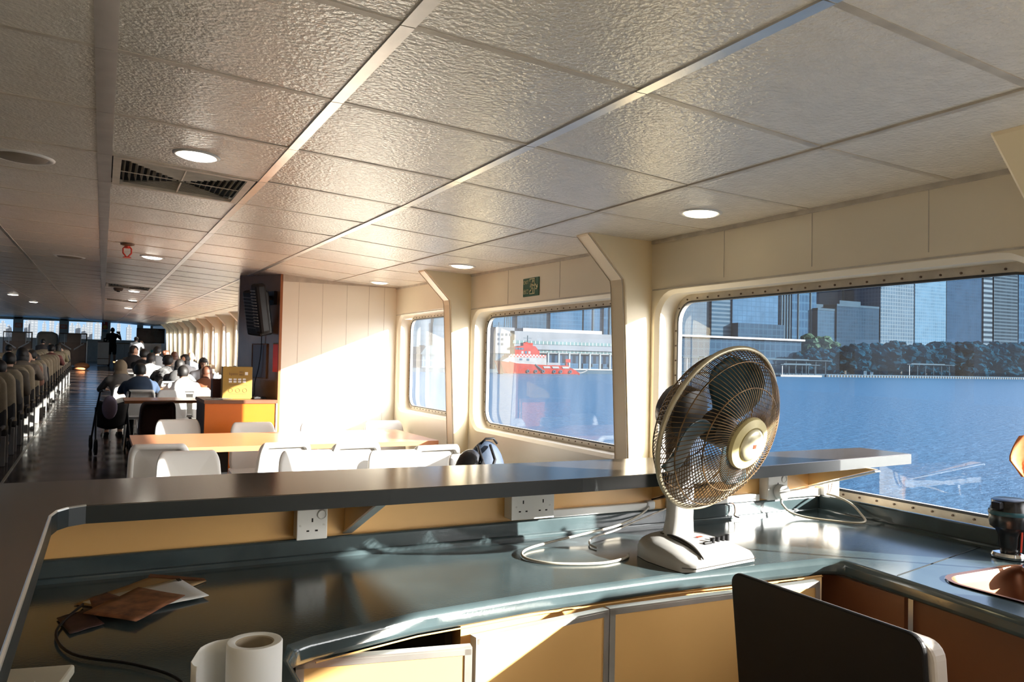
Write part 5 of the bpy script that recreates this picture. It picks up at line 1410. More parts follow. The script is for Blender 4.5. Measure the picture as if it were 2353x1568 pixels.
# white dispenser cabinet with a dark box on it
t = thing('dispenser_cabinet', (.04, 43.0, sh(43)), 'white cabinet with a lower band left of the standing person', 'cabinet')
mb = MB(); mb.bb(-.24, .24, -.2, .3, .06, 1.14, .01); mb.build('body', mt['white'], t)
mb = MB(); mb.bb(-.25, .25, -.21, .31, 1.14, 1.18, .005); mb.build('top', mt['rust'], t)
for z in (.34, .06): 
    mb = MB(); mb.bb(-.242, .242, -.206, -.2, z, z+.03); mb.build('band', mt['rust'], t)
t = thing('small_monitor', (.12, 43.0, sh(43)+1.181), 'small black box standing on the white dispenser cabinet', 'box')
mb = MB(); mb.bb(-.09, .09, -.07, .07, 0, .17, .01); mb.build('case', mt['black'], t)
mb = MB(); mb.bb(-.03, .03, -.073, -.07, .05, .11); mb.build('label_plate', mt['white'], t)
# low white cabinets under the front window
for k in range(3):
    x0 = .62 + .45*k
    t = thing('locker', (x0+.2, 47.5, sh(47.5)), 'white low locker under the front window, %s from the left' % ('first', 'second', 'third')[k], 'locker', group='white lockers under the front window')
    mb = MB(); mb.bb(-.21, .21, -.2, .25, .05, 1.02); mb.build('body', mt['white'], t)
    mb = MB(); mb.bb(-.20, .20, -.212, -.2, .08, .98, .004); d_ = mb.build('door', mt['white'], t)
    mb = MB(); mb.cyl((.14, -.225, .75), (.14, -.21, .75), .012, 8); mb.build('knob', mt['rust'], d_)
t = thing('ledge', (1.05, 47.5, sh(47.5)+1.021), 'brown wooden ledge along the top of the white lockers', 'ledge')
mb = MB(); mb.bb(-.66, 1.2, -.24, .27, 0, .05); mb.build('board', M('brown_wood', (.40, .24, .12), .5), t)
# television on a floor stand
Y = 38.0; a, b = onY(314, 756, Y), onY(378, 790, Y)
t = thing('television', ((a.x+b.x)/2, Y, sh(Y)), 'large dark television on a floor stand facing the cabin', 'television')
cw, z0, z1 = (b.x-a.x)/2, b.z-sh(Y), onY(346, 755, Y).z-sh(Y)
mb = MB(); mb.bb(-cw, cw, -.03, .03, z0, z1, .008); mb.build('housing', mt['black'], t)
mb = MB(); mb.bb(-cw+.02, cw-.02, -.033, -.03, z0+.03, z1-.02); mb.build('screen', M('dark_screen', (.012, .018, .024), .15, var=.5, vs=4), t)
for s in (-1, 1):
    mb = MB(); mb.bb(s*cw*.72-.03, s*cw*.72+.03, -.02, .04, 0, z0+.1); mb.bb(s*cw*.72-.04, s*cw*.72+.04, -.3, .3, 0, .04); mb.build('stand_post', mt['white'], t)
mb = MB(); mb.bb(-cw*.72, cw*.72, 0, .03, z0-.14, z0-.02); mb.build('stand_shelf', mt['whitemetal'], t)
t = thing('poster_board', (xa(345, 38.5), 38.5, sh(38.5)), 'white poster board with a teal poster below the television', 'poster board')
zz = onY(345, 815, 38.5).z-sh(38.5)
mb = MB(); mb.bb(-.42, .42, -.02, .02, .4, onY(345, 796, 38.5).z-sh(38.5)); mb.build('board', mt['white'], t)
mb = MB(); mb.bb(.02, .20, -.026, -.02, zz+.02, zz+.20); mb.build('teal_poster', M('teal_print', (.06, .42, .42), .5), t)
mb = MB(); mb.bb(.02, .20, -.026, -.02, zz-.06, zz+.02); mb.build('orange_poster', M('peach_print', (.75, .45, .22), .5), t)
for s in (-1, 1):
    mb = MB(); mb.bb(s*.36-.02, s*.36+.02, -.015, .015, 0, .4); mb.bb(s*.36-.025, s*.36+.025, -.15, .15, 0, .03); mb.build('leg', mt['whitemetal'], t)
# red notices on the pillars between the front windows
def pillar_sign(px0, px1, py0, py1, m_, lab, second=None):
    a, b = onY(px0, py0, YE-.012), onY(px1, py1, YE-.012)
    t = thing('pillar_sign', ((a.x+b.x)/2, YE-.013, (a.z+b.z)/2), lab, 'sign', group='signs on the pillars of the front wall')
    mb = MB(); mb.bb(-(b.x-a.x)/2, (b.x-a.x)/2, -.006, .006, -(a.z-b.z)/2, (a.z-b.z)/2); mb.build('sign_plate', m_, t)
    hw_, hz_ = abs(b.x-a.x)/2, abs(a.z-b.z)/2
    if second == 'lines':
        for k in range(3):
            mb = MB(); mb.bb(-hw_*.75, hw_*.7, -.0085, -.006, hz_*(.45-.45*k)-.012, hz_*(.45-.45*k)+.012); mb.build('text_line', mt['sticker'], t)
    if second == 'alarm':
        mb = MB(); mb.bb(-hw_*.6, -.02, -.0085, -.006, hz_*.25, hz_*.8); mb.build('pictogram', mt['sticker'], t)
        mb = MB(); mb.ell((0, -.007, -hz_*.45), (hw_*.8, .003, hz_*.45), 12); mb.build('yellow_emblem', M('yellow_emblem', (.7, .38, .06), .5), t)
orr = M('orange_red', (.80, .16, .04), .5)
pillar_sign(35, 51, 742, 753, orr, 'orange-red plate on the leftmost front pillar', 'lines')
pillar_sign(138, 153, 746, 756, orr, 'orange-red plate on the second front pillar', 'lines')
pillar_sign(236, 247, 738, 757, mt['red'], 'red and yellow notice on the pillar left of the standing person', 'alarm')
pillar_sign(236.5, 246.5, 759, 763, M('blue_grey_sign', (.2, .28, .36), .5), 'small blue-grey plate below the red and yellow notice')
# stroller parked at the aisle
x_ = xa(262, 11.0)
t = thing('stroller', (x_, 11.6, sh(11.6)), 'folding stroller with a lilac bag parked at the aisle edge', 'stroller', rz=.1)
for s in (-1, 1):
    for y in (-.32, .30):
        mb = MB(); mm = Matrix.Translation((s*.20, y, .10)) @ Matrix.Rotation(R(90), 4, 'Y'); mb.lathe([(.07, -.015), (.10, -.015), (.10, .015), (.07, .015)], 20, mm, cap=False); mb.cyl((s*.20-.02, y, .10), (s*.20+.02, y, .10), .02, 10); mb.build('wheel', mt['black'], t, smooth=40)
    mb = MB(); mb.tube([(s*.20, .30, .10), (s*.18, -.05, .55), (s*.17, -.36, .80), (s*.14, -.40, .82)], .013, 8); mb.tube([(s*.20, -.32, .10), (s*.18, .0, .58)], .013, 8); mb.build('frame', mt['blackmetal'], t, smooth=60)
mb = MB(); mb.surf(lambda u, v: Vector((-.17+.34*u, .12-.34*v, .34+.34*v - .05*math.sin(PI*u))), 6, 6); mb.build('fabric_seat', mt['seatdark'], t, smooth=180, solid=.02)
mb = MB(); mb.ell((-.06, -.36, .60), (.09, .05, .15), 16); mb.build('lilac_bag', M('lilac', (.20, .16, .22), .7), t, smooth=180)
# drink cans / bottles group on tables kept simple: two bottles on the third table and a paper bag
xb = xa(455, 13.0)
t = thing('shopping_bag', (xa(478, 13.2), 13.2, sh(13.2)+.745), 'grey-brown paper shopping bag on a table near the child', 'bag')
mb = MB(); mb.bb(-.10, .10, -.07, .07, 0, .30, .006); mb.build('body', M('grey_card', (.20, .16, .12), .7), t)
mb = MB(); mb.tube([(-.04, -.072, .29), (-.04, -.075, .36), (.04, -.075, .36), (.04, -.072, .29)], .005, 6); mb.build('handle', mt['kraft'], t)
for k, px in enumerate((495, 502)):
    t = thing('water_bottle', (xa(px, 13.1+.1*k), 13.1+.1*k, sh(13.2)+.745), ['clear bluish bottle right of the shopping bag', 'second bluish bottle beside the first, nearer the windows'][k], 'bottle', group='bottles on the table by the windows')
    mb = MB(); mb.lathe([(.001, 0), (.034, 0), (.036, .02), (.034, .10), (.036, .17), (.014, .21), (.013, .225), (.001, .225)], 16); mb.build('bottle_body', M('blue_plastic', (.35, .45, .58), .15), t, smooth=40)
    mb = MB(); mb.lathe([(.001, .222), (.015, .222), (.015, .24), (.001, .242)], 12); mb.build('bottle_cap', mt['white'], t, smooth=40)
# ================================================================== HARBOUR AND CITY
ZW, ZL = -5.6, -3.4
def water_mat():
    m = bpy.data.materials.new('harbour_water'); m.use_nodes = True; nt = m.node_tree; b = nt.nodes['Principled BSDF']
    b.inputs['Base Color'].default_value = (.005, .038, .083, 1); b.inputs['Roughness'].default_value = .30; b.inputs['Specular IOR Level'].default_value = .30; b.inputs['IOR'].default_value = 1.33
    tc = nt.nodes.new('ShaderNodeTexCoord'); mp = nt.nodes.new('ShaderNodeMapping'); mp.inputs['Scale'].default_value = (.35, .6, 1)
    nt.links.new(tc.outputs['Object'], mp.inputs[0])
    n = nt.nodes.new('ShaderNodeTexNoise'); n.inputs['Scale'].default_value = 1.6; n.inputs['Detail'].default_value = 6; n.inputs['Roughness'].default_value = .65
    nt.links.new(mp.outputs[0], n.inputs['Vector'])
    bp = nt.nodes.new('ShaderNodeBump'); bp.inputs['Strength'].default_value = 1.0; bp.inputs['Distance'].default_value = .35
    nt.links.new(n.outputs['Fac'], bp.inputs['Height']); nt.links.new(bp.outputs[0], b.inputs['Normal'])
    return m
mb = MB(); mb.surf(lambda u, v: Vector((-3000+6000*u, -600+3600*v, ZW)), 4, 4)
o = mb.build('harbour_water', water_mat()); tag(o, 'blue rippled harbour water outside the windows', 'water', kind='stuff')
mb = MB(); mb.prism([(60, 446, ZW-1), (2600, 446, ZW-1), (2600, 2500, ZW-1), (60, 2500, ZW-1)], (0,0,0), (0,0,ZL-ZW+1)); 
o = mb.build('ground_waterfront', M('quay', (.014, .026, .038), .8, spec=0, vs=.1)); struct(o, 'quay wall and land along the far shore')
mb = MB(); mb.prism([(-900, 1180, ZW-1), (55, 1180, ZW-1), (55, 1700, ZW-1), (-900, 1700, ZW-1)], (0,0,0), (0,0,3)); 
o = mb.build('ground_far_shore', M('quay2', (.05, .06, .07), .8, vs=.1)); struct(o, 'distant shore ahead of the ship')
pz = lambda px, py, Y: onY(px, py, Y).z
pxx = lambda px, Y: onY(px, 800, Y).x
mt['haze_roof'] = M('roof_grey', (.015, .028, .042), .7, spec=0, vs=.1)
def tower(px0, px1, Y, ztop, mat_, label, depth=35, podium=None, crown=True, fins=None, setback=None, name='office_tower'):
    if Y > 530 and Y < 680: Y = 600 + (Y-600)*.08
    x0, x1 = pxx(px0, Y), pxx(px1, Y); cx, w = (x0+x1)/2, (x1-x0)/2 - .6
    t = thing(name, (cx, Y, ZL), label, 'building'); h = ztop - ZL
    mb = MB(); mb.bb(-w, w, 0, depth, 0, h); 
    mb.build('tower_body', mat_, t)
    if setback:
        mb = MB(); mb.bb(-w*setback, w*setback, depth*.15, depth*.85, h, h+12); mb.build('setback_floor', mat_, t)
    if crown:
        mb = MB(); mb.bb(-w*.5, w*.5, depth*.3, depth*.7, h, h+6); mb.bb(-w, w, -.3, depth+.3, h-1.5, h+.8); mb.build('roof_block', mt['haze_roof'], t)
    if podium:
        mb = MB(); mb.bb(-w*podium[0], w*podium[0], -8, depth, 0, podium[1]); mb.build('podium', podium[2], t)
    if fins:
        n, m_ = fins
        for k in range(n):
            x = -w + 2*w*(k+.5)/n
            mb = MB(); mb.bb(x-.6, x+.6, -1.0, .0, 2, h); mb.build('facade_fin', m_, t)
    return t
fw = facade
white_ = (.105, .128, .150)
FA = {  # distance haze is put into these blue base colours
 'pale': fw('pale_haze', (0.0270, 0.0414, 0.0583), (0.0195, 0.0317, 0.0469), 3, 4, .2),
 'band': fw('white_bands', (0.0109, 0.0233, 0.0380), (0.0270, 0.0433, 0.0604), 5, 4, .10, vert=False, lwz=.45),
 'glass': fw('haze_blue_glass', (0.0166, 0.0378, 0.0672), (0.0125, 0.0298, 0.0537), 6, 5, .12),
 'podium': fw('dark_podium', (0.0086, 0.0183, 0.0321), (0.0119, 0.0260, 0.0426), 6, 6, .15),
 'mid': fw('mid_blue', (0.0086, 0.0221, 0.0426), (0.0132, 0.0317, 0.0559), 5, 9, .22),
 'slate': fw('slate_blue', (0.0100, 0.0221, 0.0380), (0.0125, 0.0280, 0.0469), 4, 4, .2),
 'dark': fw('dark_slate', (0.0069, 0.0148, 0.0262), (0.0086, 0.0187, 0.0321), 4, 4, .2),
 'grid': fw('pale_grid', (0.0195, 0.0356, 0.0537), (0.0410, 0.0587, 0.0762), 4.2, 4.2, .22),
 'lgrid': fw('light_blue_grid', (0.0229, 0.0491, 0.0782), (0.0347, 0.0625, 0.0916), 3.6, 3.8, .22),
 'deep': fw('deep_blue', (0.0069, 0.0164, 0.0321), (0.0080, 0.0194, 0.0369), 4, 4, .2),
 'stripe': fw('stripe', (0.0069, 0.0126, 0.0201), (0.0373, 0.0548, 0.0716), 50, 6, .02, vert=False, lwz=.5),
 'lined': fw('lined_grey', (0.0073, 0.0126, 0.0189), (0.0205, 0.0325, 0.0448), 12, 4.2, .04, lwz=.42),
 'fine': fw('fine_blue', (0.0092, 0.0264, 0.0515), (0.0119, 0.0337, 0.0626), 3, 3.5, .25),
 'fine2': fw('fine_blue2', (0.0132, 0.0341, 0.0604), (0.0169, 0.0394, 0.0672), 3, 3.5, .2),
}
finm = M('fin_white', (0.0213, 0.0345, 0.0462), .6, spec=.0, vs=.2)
T = 190
# behind the big window
tower(1548, 1630, 640, 150, FA['pale'], 'pale tower with the glass reflection in its colour, left edge of the big window')  # pale reflection in the window glass, put into a tower's colour
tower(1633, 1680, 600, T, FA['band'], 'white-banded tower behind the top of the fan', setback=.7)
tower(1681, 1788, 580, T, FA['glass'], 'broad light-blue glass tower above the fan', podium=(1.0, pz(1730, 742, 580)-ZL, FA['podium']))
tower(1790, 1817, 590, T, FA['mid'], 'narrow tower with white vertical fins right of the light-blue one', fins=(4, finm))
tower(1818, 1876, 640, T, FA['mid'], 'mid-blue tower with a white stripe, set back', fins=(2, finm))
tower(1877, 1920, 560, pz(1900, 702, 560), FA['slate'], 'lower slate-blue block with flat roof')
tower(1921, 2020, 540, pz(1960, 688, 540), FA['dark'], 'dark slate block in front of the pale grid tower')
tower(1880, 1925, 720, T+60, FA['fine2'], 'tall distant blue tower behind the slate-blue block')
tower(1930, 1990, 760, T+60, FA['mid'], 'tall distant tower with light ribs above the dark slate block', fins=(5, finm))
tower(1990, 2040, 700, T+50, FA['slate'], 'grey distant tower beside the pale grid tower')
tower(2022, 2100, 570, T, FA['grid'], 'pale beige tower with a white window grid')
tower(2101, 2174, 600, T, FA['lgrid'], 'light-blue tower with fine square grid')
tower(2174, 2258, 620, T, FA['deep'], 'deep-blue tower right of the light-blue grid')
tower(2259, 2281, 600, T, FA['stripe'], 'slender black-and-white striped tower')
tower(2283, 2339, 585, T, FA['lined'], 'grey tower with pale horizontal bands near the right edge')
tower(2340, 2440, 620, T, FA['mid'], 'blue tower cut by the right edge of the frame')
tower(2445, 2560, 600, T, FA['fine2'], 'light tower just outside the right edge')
# low buildings on the waterfront
t = tower(1560, 1842, 500, pz(1700, 779, 500), FA['podium'], 'long low blue terminal building behind the fan', depth=30, crown=False, name='terminal')
mb = MB(); x0, x1 = pxx(1560, 499), pxx(1842, 499); cx = t.location.x
mb.bb(x0-cx-2, x1-cx+2, -3, 32, t.dimensions.z if False else pz(1700, 779, 500)-ZL, pz(1700, 775, 500)-ZL); mb.build('flat_roof', M('roof_blue', (.02, .04, .062), .5, vs=.1), t)
tree_m = M('tree_haze_blue', (.0018, .012, .022), 1.0, spec=0, var=.5, vs=.35, bump=.6, bs=.8)  # leaf colour pulled towards blue to carry the distance haze
tree_l = M('tree_light', (.016, .032, .024), 1.0, spec=0, var=.4, vs=.35, bump=.6, bs=.8)
trunk_m = M('trunk', (.012, .012, .011), .9)
def crown_mesh(seed):
    rnd = random.Random(seed); mb = MB()
    for k in range(60):
        a = rnd.uniform(0, 2*PI); r = 3.1*math.sqrt(rnd.random()); zt_ = 3.0 + 3.6*math.sqrt(max(0, 1-(r/3.4)**2))
        c = Vector((r*math.cos(a), r*math.sin(a), rnd.uniform(.5, zt_))); s_ = rnd.uniform(.45, 1.05)
        mb.ell(c, (s_*1.1, s_*1.1, s_*.8), 10)
    for v in mb.bm.verts:
        v.co += Vector((noise.noise(v.co*1.7), noise.noise(v.co*1.7+Vector((9, 0, 0))), noise.noise(v.co*1.7+Vector((0, 9, 0)))))*.55
    o = mb.build('crown', None); me = o.data; bpy.data.objects.remove(o); return me
CROWN = [crown_mesh(k) for k in range(4)]
mbt = MB(); mbt.tube([(0, 0, 0), (.1, 0, 2), (0, .1, 4.2)], [.35, .26, .16], 8); o = mbt.build('trunk', None); TRUNK = o.data; bpy.data.objects.remove(o)
def tree(px, Y, top_py, label, m_=tree_m, seed=0, wide=1.0):
    x = pxx(px, Y); z = pz(px, top_py, Y); s = max(.8, (z-ZL)/7.4)
    t = thing('waterfront_tree', (x, Y, ZL), label, 'tree', rz=seed*1.3, group='dark trees along the promenade')
    t.scale = (s*wide, s*wide, s)
    for nm, me, mm_ in (('crown', CROWN[seed % 4], m_), ('trunk', TRUNK, trunk_m)):
        o = bpy.data.objects.new(nm, me); C.objects.link(o); o.parent = t
        if not me.materials: me.materials.append(mm_)
        o.material_slots[0].link = 'OBJECT'; o.material_slots[0].material = mm_
rt_ = random.Random(11)
nth = ['first', 'second', 'third', 'fourth', 'fifth', 'sixth', 'seventh', 'eighth', 'ninth', 'tenth', 'eleventh', 'twelfth', 'thirteenth', 'fourteenth', 'fifteenth', 'sixteenth', 'seventeenth', 'eighteenth', 'nineteenth', 'twentieth']
for k in range(20):
    px = 1856 + 27*k + rt_.uniform(-6, 6)
    tree(px, 486+rt_.uniform(-6, 6), 796 - min(14, max(0, (px-1856)*.12)) + rt_.uniform(-4, 7), 'dark promenade tree, %s from the left in the front line' % nth[k], tree_m, k, 1.25)
for k in range(14):
    px = 2010 + 27*k
    tree(px, 508, 783 + rt_.uniform(-5, 6), 'dark promenade tree, %s from the left in the back line' % nth[k], tree_m, k+2, 1.3)
tree(1880, 545, 760, 'yellow-green tree standing taller at the end of the terminal', tree_l, 1, 1.1)
# ferry pier with canopies
def pier(px0, px1, Y, py_roof, label, ncol, name='pier_canopy'):
    x0, x1 = pxx(px0, Y), pxx(px1, Y); cx = (x0+x1)/2; w = (x1-x0)/2
    t = thing(name, (cx, Y, ZW), label, 'pier', group='low canopies on the far waterfront'); zr = pz((px0+px1)/2, py_roof, Y)-ZW
    mb = MB(); mb.bb(-w, w, -2, 10, zr-.5, zr, .1); mb.bb(-w*.7, w*.7, 1, 7, zr, zr+.7); mb.build('roof', finm, t)
    for k in range(ncol):
        x = -w + 2*w*(k+.5)/ncol; mb = MB(); mb.bb(x-.22, x+.22, -.3, .3, 0, zr-.5); mb.build('column', M('col', (.07, .09, .11), .6) if k == 0 else t.children[1].data.materials[0], t)
    mb = MB(); mb.bb(-w-1, w+1, -3, 11, -.5, 1.5); mb.build('deck', M('deck_grey', (.04, .045, .05), .8, vs=.2), t)
pier(1565, 1908, 452, 825, 'long flat pier canopy level with the top of the fan', 14)
pier(1790, 1880, 438, 838, 'short white boarding canopy below the long pier canopy', 6)
pier(2080, 2190, 452, 838, 'low grey canopy before the trees at right', 6)
for k, (px, w_) in enumerate(((1985, 1.8), (2000, 1.8))):
    t = thing('white_kiosk', (pxx(px, 449), 449, ZL+.01), ['white kiosk on the promenade left of the trees', 'smaller white kiosk right beside the first'][k], 'kiosk', group='white kiosks on the promenade')
    mb = MB(); mb.bb(-w_, w_, -1.5, 1.5, 0, 3.0-k*.8); mb.build('cabin', finm, t)
    mb = MB(); mb.bb(-w_-.2, w_+.2, -1.8, 1.8, 3.0-k*.8, 3.2-k*.8); mb.build('roof', mt['haze_roof'], t)
    mb = MB(); mb.bb(-w_*.6, w_*.6, -1.55, -1.5, 1, 2); mb.build('window', FA['deep'], t)
t = thing('quay_fender', (600, 445.4, ZW), 'pale pile wall with dark fenders along the right quay', 'quay wall')
x0, x1 = pxx(1900, 445), pxx(2420, 445)
mb = MB(); mb.bb(x0-600, x1-600, -.5, .4, .0, 2.0); mb.build('wall_face', M('quay_pale', (.035, .055, .075), .8, spec=0, vs=.3), t)
for k in range(90):
    x = x0 + (x1-x0)*(k+.5)/90; mb = MB(); mb.bb(x-600-.5, x-600+.5, -.9, -.5, .1, 1.7); mb.build('fender', trunk_m if k else trunk_m, t)
# distant hill behind the towers
mb = MB()
def hill(u, v):
    x = 200 + 1500*u; return Vector((x, 1150+350*v, ZL + 210*(math.sin(PI*u)**.7)*v + 35*noise.noise(Vector((u*6, v*3, 0)))*v))
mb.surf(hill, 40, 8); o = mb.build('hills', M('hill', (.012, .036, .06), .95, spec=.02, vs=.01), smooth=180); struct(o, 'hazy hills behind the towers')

# behind the middle window : pier building, towers, fireboat
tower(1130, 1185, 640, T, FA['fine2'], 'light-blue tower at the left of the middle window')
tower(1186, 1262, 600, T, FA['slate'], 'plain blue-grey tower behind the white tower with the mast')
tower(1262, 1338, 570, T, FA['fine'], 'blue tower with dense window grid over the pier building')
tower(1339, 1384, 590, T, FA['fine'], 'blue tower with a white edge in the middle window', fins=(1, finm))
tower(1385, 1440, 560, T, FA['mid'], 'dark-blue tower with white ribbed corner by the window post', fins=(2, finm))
wh = M('pier_white', (.055, .064, .076), .6, spec=.0, vs=.1)
Yp = 462
x0, x1 = pxx(1172, Yp), pxx(1480, Yp)
t = thing('pier_building', (x0, Yp, ZW), 'long white two-storey pier building behind the fireboat', 'building')
zz = lambda py: pz(1290, py, Yp) - ZW
L = x1-x0
mb = MB(); mb.bb(0, L, 0, 40, zz(803), zz(765)); mb.build('upper_storey', wh, t)
ribbon = facade('ribbon_window', (.035, .06, .065), (.10, .11, .12), 3, 50, .2, horiz=False)
for (pa, pb) in ((793, 786), (811, 804)):
    mb = MB(); mb.bb(2, L, -.4, -.05, zz(pa), zz(pb)); w_ = mb.build('window_band', ribbon, t)
mb = MB(); mb.bb(0, L, .2, 40, zz(813), zz(803)); mb.build('lower_storey', M('pier_grey', (.05, .06, .07), .6, vs=.2), t)
mb = MB(); mb.bb(1, L, 3, 40, zz(835), zz(813)); mb.build('ground_storey', FA['deep'], t)
mb = MB(); mb.bb(0, L, -2, 40, zz(804)-.4, zz(801)); mb.build('ledge', wh, t)
xr0, xr1 = pxx(1208, Yp)-x0, pxx(1390, Yp)-x0
mb = MB(); mb.bb(xr0, xr1, 4, 30, zz(765), zz(757)); mb.build('roof_storey', facade('roof_panel', (.125, .135, .145), (.075, .085, .095), 4.5, 50, .06, horiz=False), t)
for k in range(13):
    x = L*(k+.5)/13; mb = MB(); mb.bb(x-.6, x+.6, -.2, 1.0, 0, zz(811)); mb.build('pile', M('pile', (.03, .045, .055), .8) if k == 0 else [c for c in t.children if c.name.startswith('pile')][0].data.materials[0], t)
mb = MB(); mb.bb(0, L, -3, 1, zz(850), zz(847)); mb.build('walkway', M('walk', (.06, .075, .085), .8, vs=.2), t)
Yb_ = 470
x0, x1 = pxx(1126, Yb_), pxx(1169, Yb_)
t = thing('white_control_block', ((x0+x1)/2, Yb_-8, ZW), 'white block with square windows and a lattice mast', 'building')
w = (x1-x0)/2; zq = lambda py: pz(1150, py, Yb_-8)-ZW
mb = MB(); mb.bb(-w, w, 0, 14, zq(812), zq(752)); mb.build('block', wh, t)
mb = MB(); mb.bb(-w*.9, w*.9, 1, 14, 0, zq(812)); mb.build('base', FA['slate'], t)
for r_ in range(3):
    for c_ in range(4 if r_ == 0 else 2):
        x = -w*.72 + w*.42*c_; z = zq(769 + 11*r_); mb = MB(); mb.bb(x-.75, x+.75, -.15, .05, z-.8, z+.8); mb.build('window', FA['deep'], t)
mb = MB(); xm = w*.55
for s in (-1, 1):
    for q in (0, 3): mb.cyl((xm+s*1.6, 3+q, zq(752)), (xm+s*1.1, 3+q, zq(712)), .28, 6)
for k in range(10):
    z = zq(752)+(zq(712)-zq(752))*k/9; mb.cyl((xm-1.5, 3, z), (xm+1.5, 3, z), .2, 6)
mb.build('lattice_mast', finm, t)
mb = MB(); mb.cyl((-w*.4, 4, zq(752)), (-w*.4, 4, zq(740)), .3, 6); mb.box((-w*.4, 4, zq(748)), (6, .4, .4)); mb.build('antenna', mt['haze_roof'], t)
# fireboat
pa, pb = onz(1140, 861, ZW), onz(1326, 861, ZW)
Yf = (pa.y+pb.y)/2; Lb = abs(pxx(1326, Yf)-pxx(1141, Yf)); 
t = thing('fireboat', (pxx(1141, Yf)+Lb/2, Yf, ZW), 'red and white fireboat with chequered band lying at the pier', 'boat')
fz = lambda py: pz(1230, py, Yf) - ZW
fx = lambda px: pxx(px, Yf) - t.location.x
mt['boatred'] = M('boat_red', (.085, .0085, .005), .6, spec=0, vs=.4, var=.12); bw = M('boat_white', (.075, .08, .086), .6, spec=0, vs=.4)
hy = 4.6
mb = MB(); rows = []
for (px, top, hw) in ((1137, 831, .3), (1146, 831, 2.4), (1165, 832, 4.0), (1180, 836, hy), (1250, 839, hy), (1290, 840, hy), (1305, 845, hy*.95), (1316, 850, hy*.85), (1327, 857, hy*.7)):
    x = fx(px); z = fz(top); k = 1 if px > 1140 else .5
    rows.append([mb.bm.verts.new(p) for p in ((x, -hw, z), (x+ (0 if px > 1150 else 3), -hw*.78*k, -.6), (x + (0 if px > 1150 else 3), hw*.78*k, -.6), (x, hw, z))])
for A, B in zip(rows, rows[1:]):
    for k in range(4): mb.bm.faces.new((A[k], A[(k+1) % 4], B[(k+1) % 4], B[k]))
mb.bm.faces.new(rows[0]); mb.bm.faces.new(rows[-1][::-1]); mb.build('hull', mt['boatred'], t)
mb = MB(); mb.bb(fx(1150), fx(1322), -hy*.86, hy*.86, -.5, .45); mb.build('waterline', mt['haze_roof'], t)
mb = MB(); mb.prism([(fx(1147), -hy+.9, fz(831)), (fx(1163), -hy+.6, fz(822)), (fx(1248), -hy+.6, fz(822)), (fx(1249), -hy+.6, fz(839)), (fx(1180), -hy+.6, fz(837))], (0,0,0), (0, 2*hy-1.2, 0)); dk_ = mb.build('deckhouse', bw, t)
for px in (1190, 1206):
    mb = MB(); mb.bb(fx(px)-.8, fx(px)+.8, -hy+.5, -hy+.62, fz(830 if px > 1200 else 829), fz(825)); mb.build('opening', mt['haze_roof'], dk_)
def checker():
    m = bpy.data.materials.new('checker'); m.use_nodes = True; nt = m.node_tree; b = nt.nodes['Principled BSDF']
    tc = nt.nodes.new('ShaderNodeTexCoord'); c = nt.nodes.new('ShaderNodeTexChecker'); c.inputs['Scale'].default_value = .95
    c.inputs['Color1'].default_value = (.09, .095, .10, 1); c.inputs['Color2'].default_value = (.09, .02, .017, 1)
    nt.links.new(tc.outputs['Object'], c.inputs['Vector']); nt.links.new(c.outputs['Color'], b.inputs['Base Color']); b.inputs['Specular IOR Level'].default_value = 0; return m
mb = MB(); mb.prism([(fx(1160), -hy+.4, fz(822)), (fx(1168), -hy+.6, fz(815.5)), (fx(1247), -hy+.6, fz(815.5)), (fx(1248), -hy+.4, fz(822))], (0,0,0), (0, 2*hy-1, 0)); mb.build('chequered_band', checker(), t)
mb = MB(); mb.prism([(fx(1178), -3, fz(815.5)), (fx(1177), -3, fz(800)), (fx(1196), -3, fz(796)), (fx(1224), -3, fz(796)), (fx(1230), -3, fz(803)), (fx(1232), -3, fz(815.5))], (0,0,0), (0, 6, 0)); wh_ = mb.build('wheelhouse', mt['boatred'], t)
for px in (1182, 1188, 1194):
    mb = MB(); mb.bb(fx(px)-1.0, fx(px)+1.0, -3.1, -2.9, fz(805), fz(800.5)); mb.build('wheelhouse_window', mt['haze_roof'], wh_)
for px in (1195, 1203, 1211):
    mb = MB(); mb.bb(fx(px)-.7, fx(px)+.7, -3.1, -2.9, fz(814), fz(808)); mb.build('round_port', bw if px != 1203 else FA['slate'], wh_)
mb = MB(); mb.bb(fx(1199), fx(1221), -1.8, 1.8, fz(797), fz(789)); mb.bb(fx(1205), fx(1210), -1.2, 1.2, fz(789), fz(787)); mb.build('funnel', mt['boatred'], t)
mb = MB(); mb.bb(fx(1212), fx(1217), -1.9, -1.8, fz(801), fz(797)); mb.build('emblem', bw, t)
mb = MB(); mb.cyl((fx(1212), 0, fz(789)), (fx(1212), 0, fz(772)), .35, 8); mb.box((fx(1212), 0, fz(778)), (5, .3, .3)); mb.build('mast', finm, t)
mb = MB(); mb.bb(fx(1233), fx(1238), -1, 1, fz(815), fz(806)); mb.ell((fx(1227), 0, fz(803)), (1.6, 1.2, 1.8), 12); mb.build('water_cannon', mt['boatred'], t)
mb = MB(); mb.bb(fx(1242), fx(1300), -hy+.3, hy-.3, fz(841), fz(839)); mb.build('bulwark_rail', mt['boatred'], t)
mb = MB(); mb.bb(fx(1253), fx(1283), -2.5, 2.5, fz(840), fz(833)); mb.build('deck_cargo', M('cargo_white', (.06, .068, .08), .6, spec=0, vs=.3), t)
for k, px in enumerate((1242, 1262, 1285)):
    mb = MB(); mb.prism([(fx(px), -hy-.05, fz(846)), (fx(px+15), -hy-.05, fz(846)), (fx(px+13), -hy-.05, fz(841.5)), (fx(px-2), -hy-.05, fz(841.5))], (0,0,0), (0, .3, 0)); mb.build('hull_opening', bw, t)
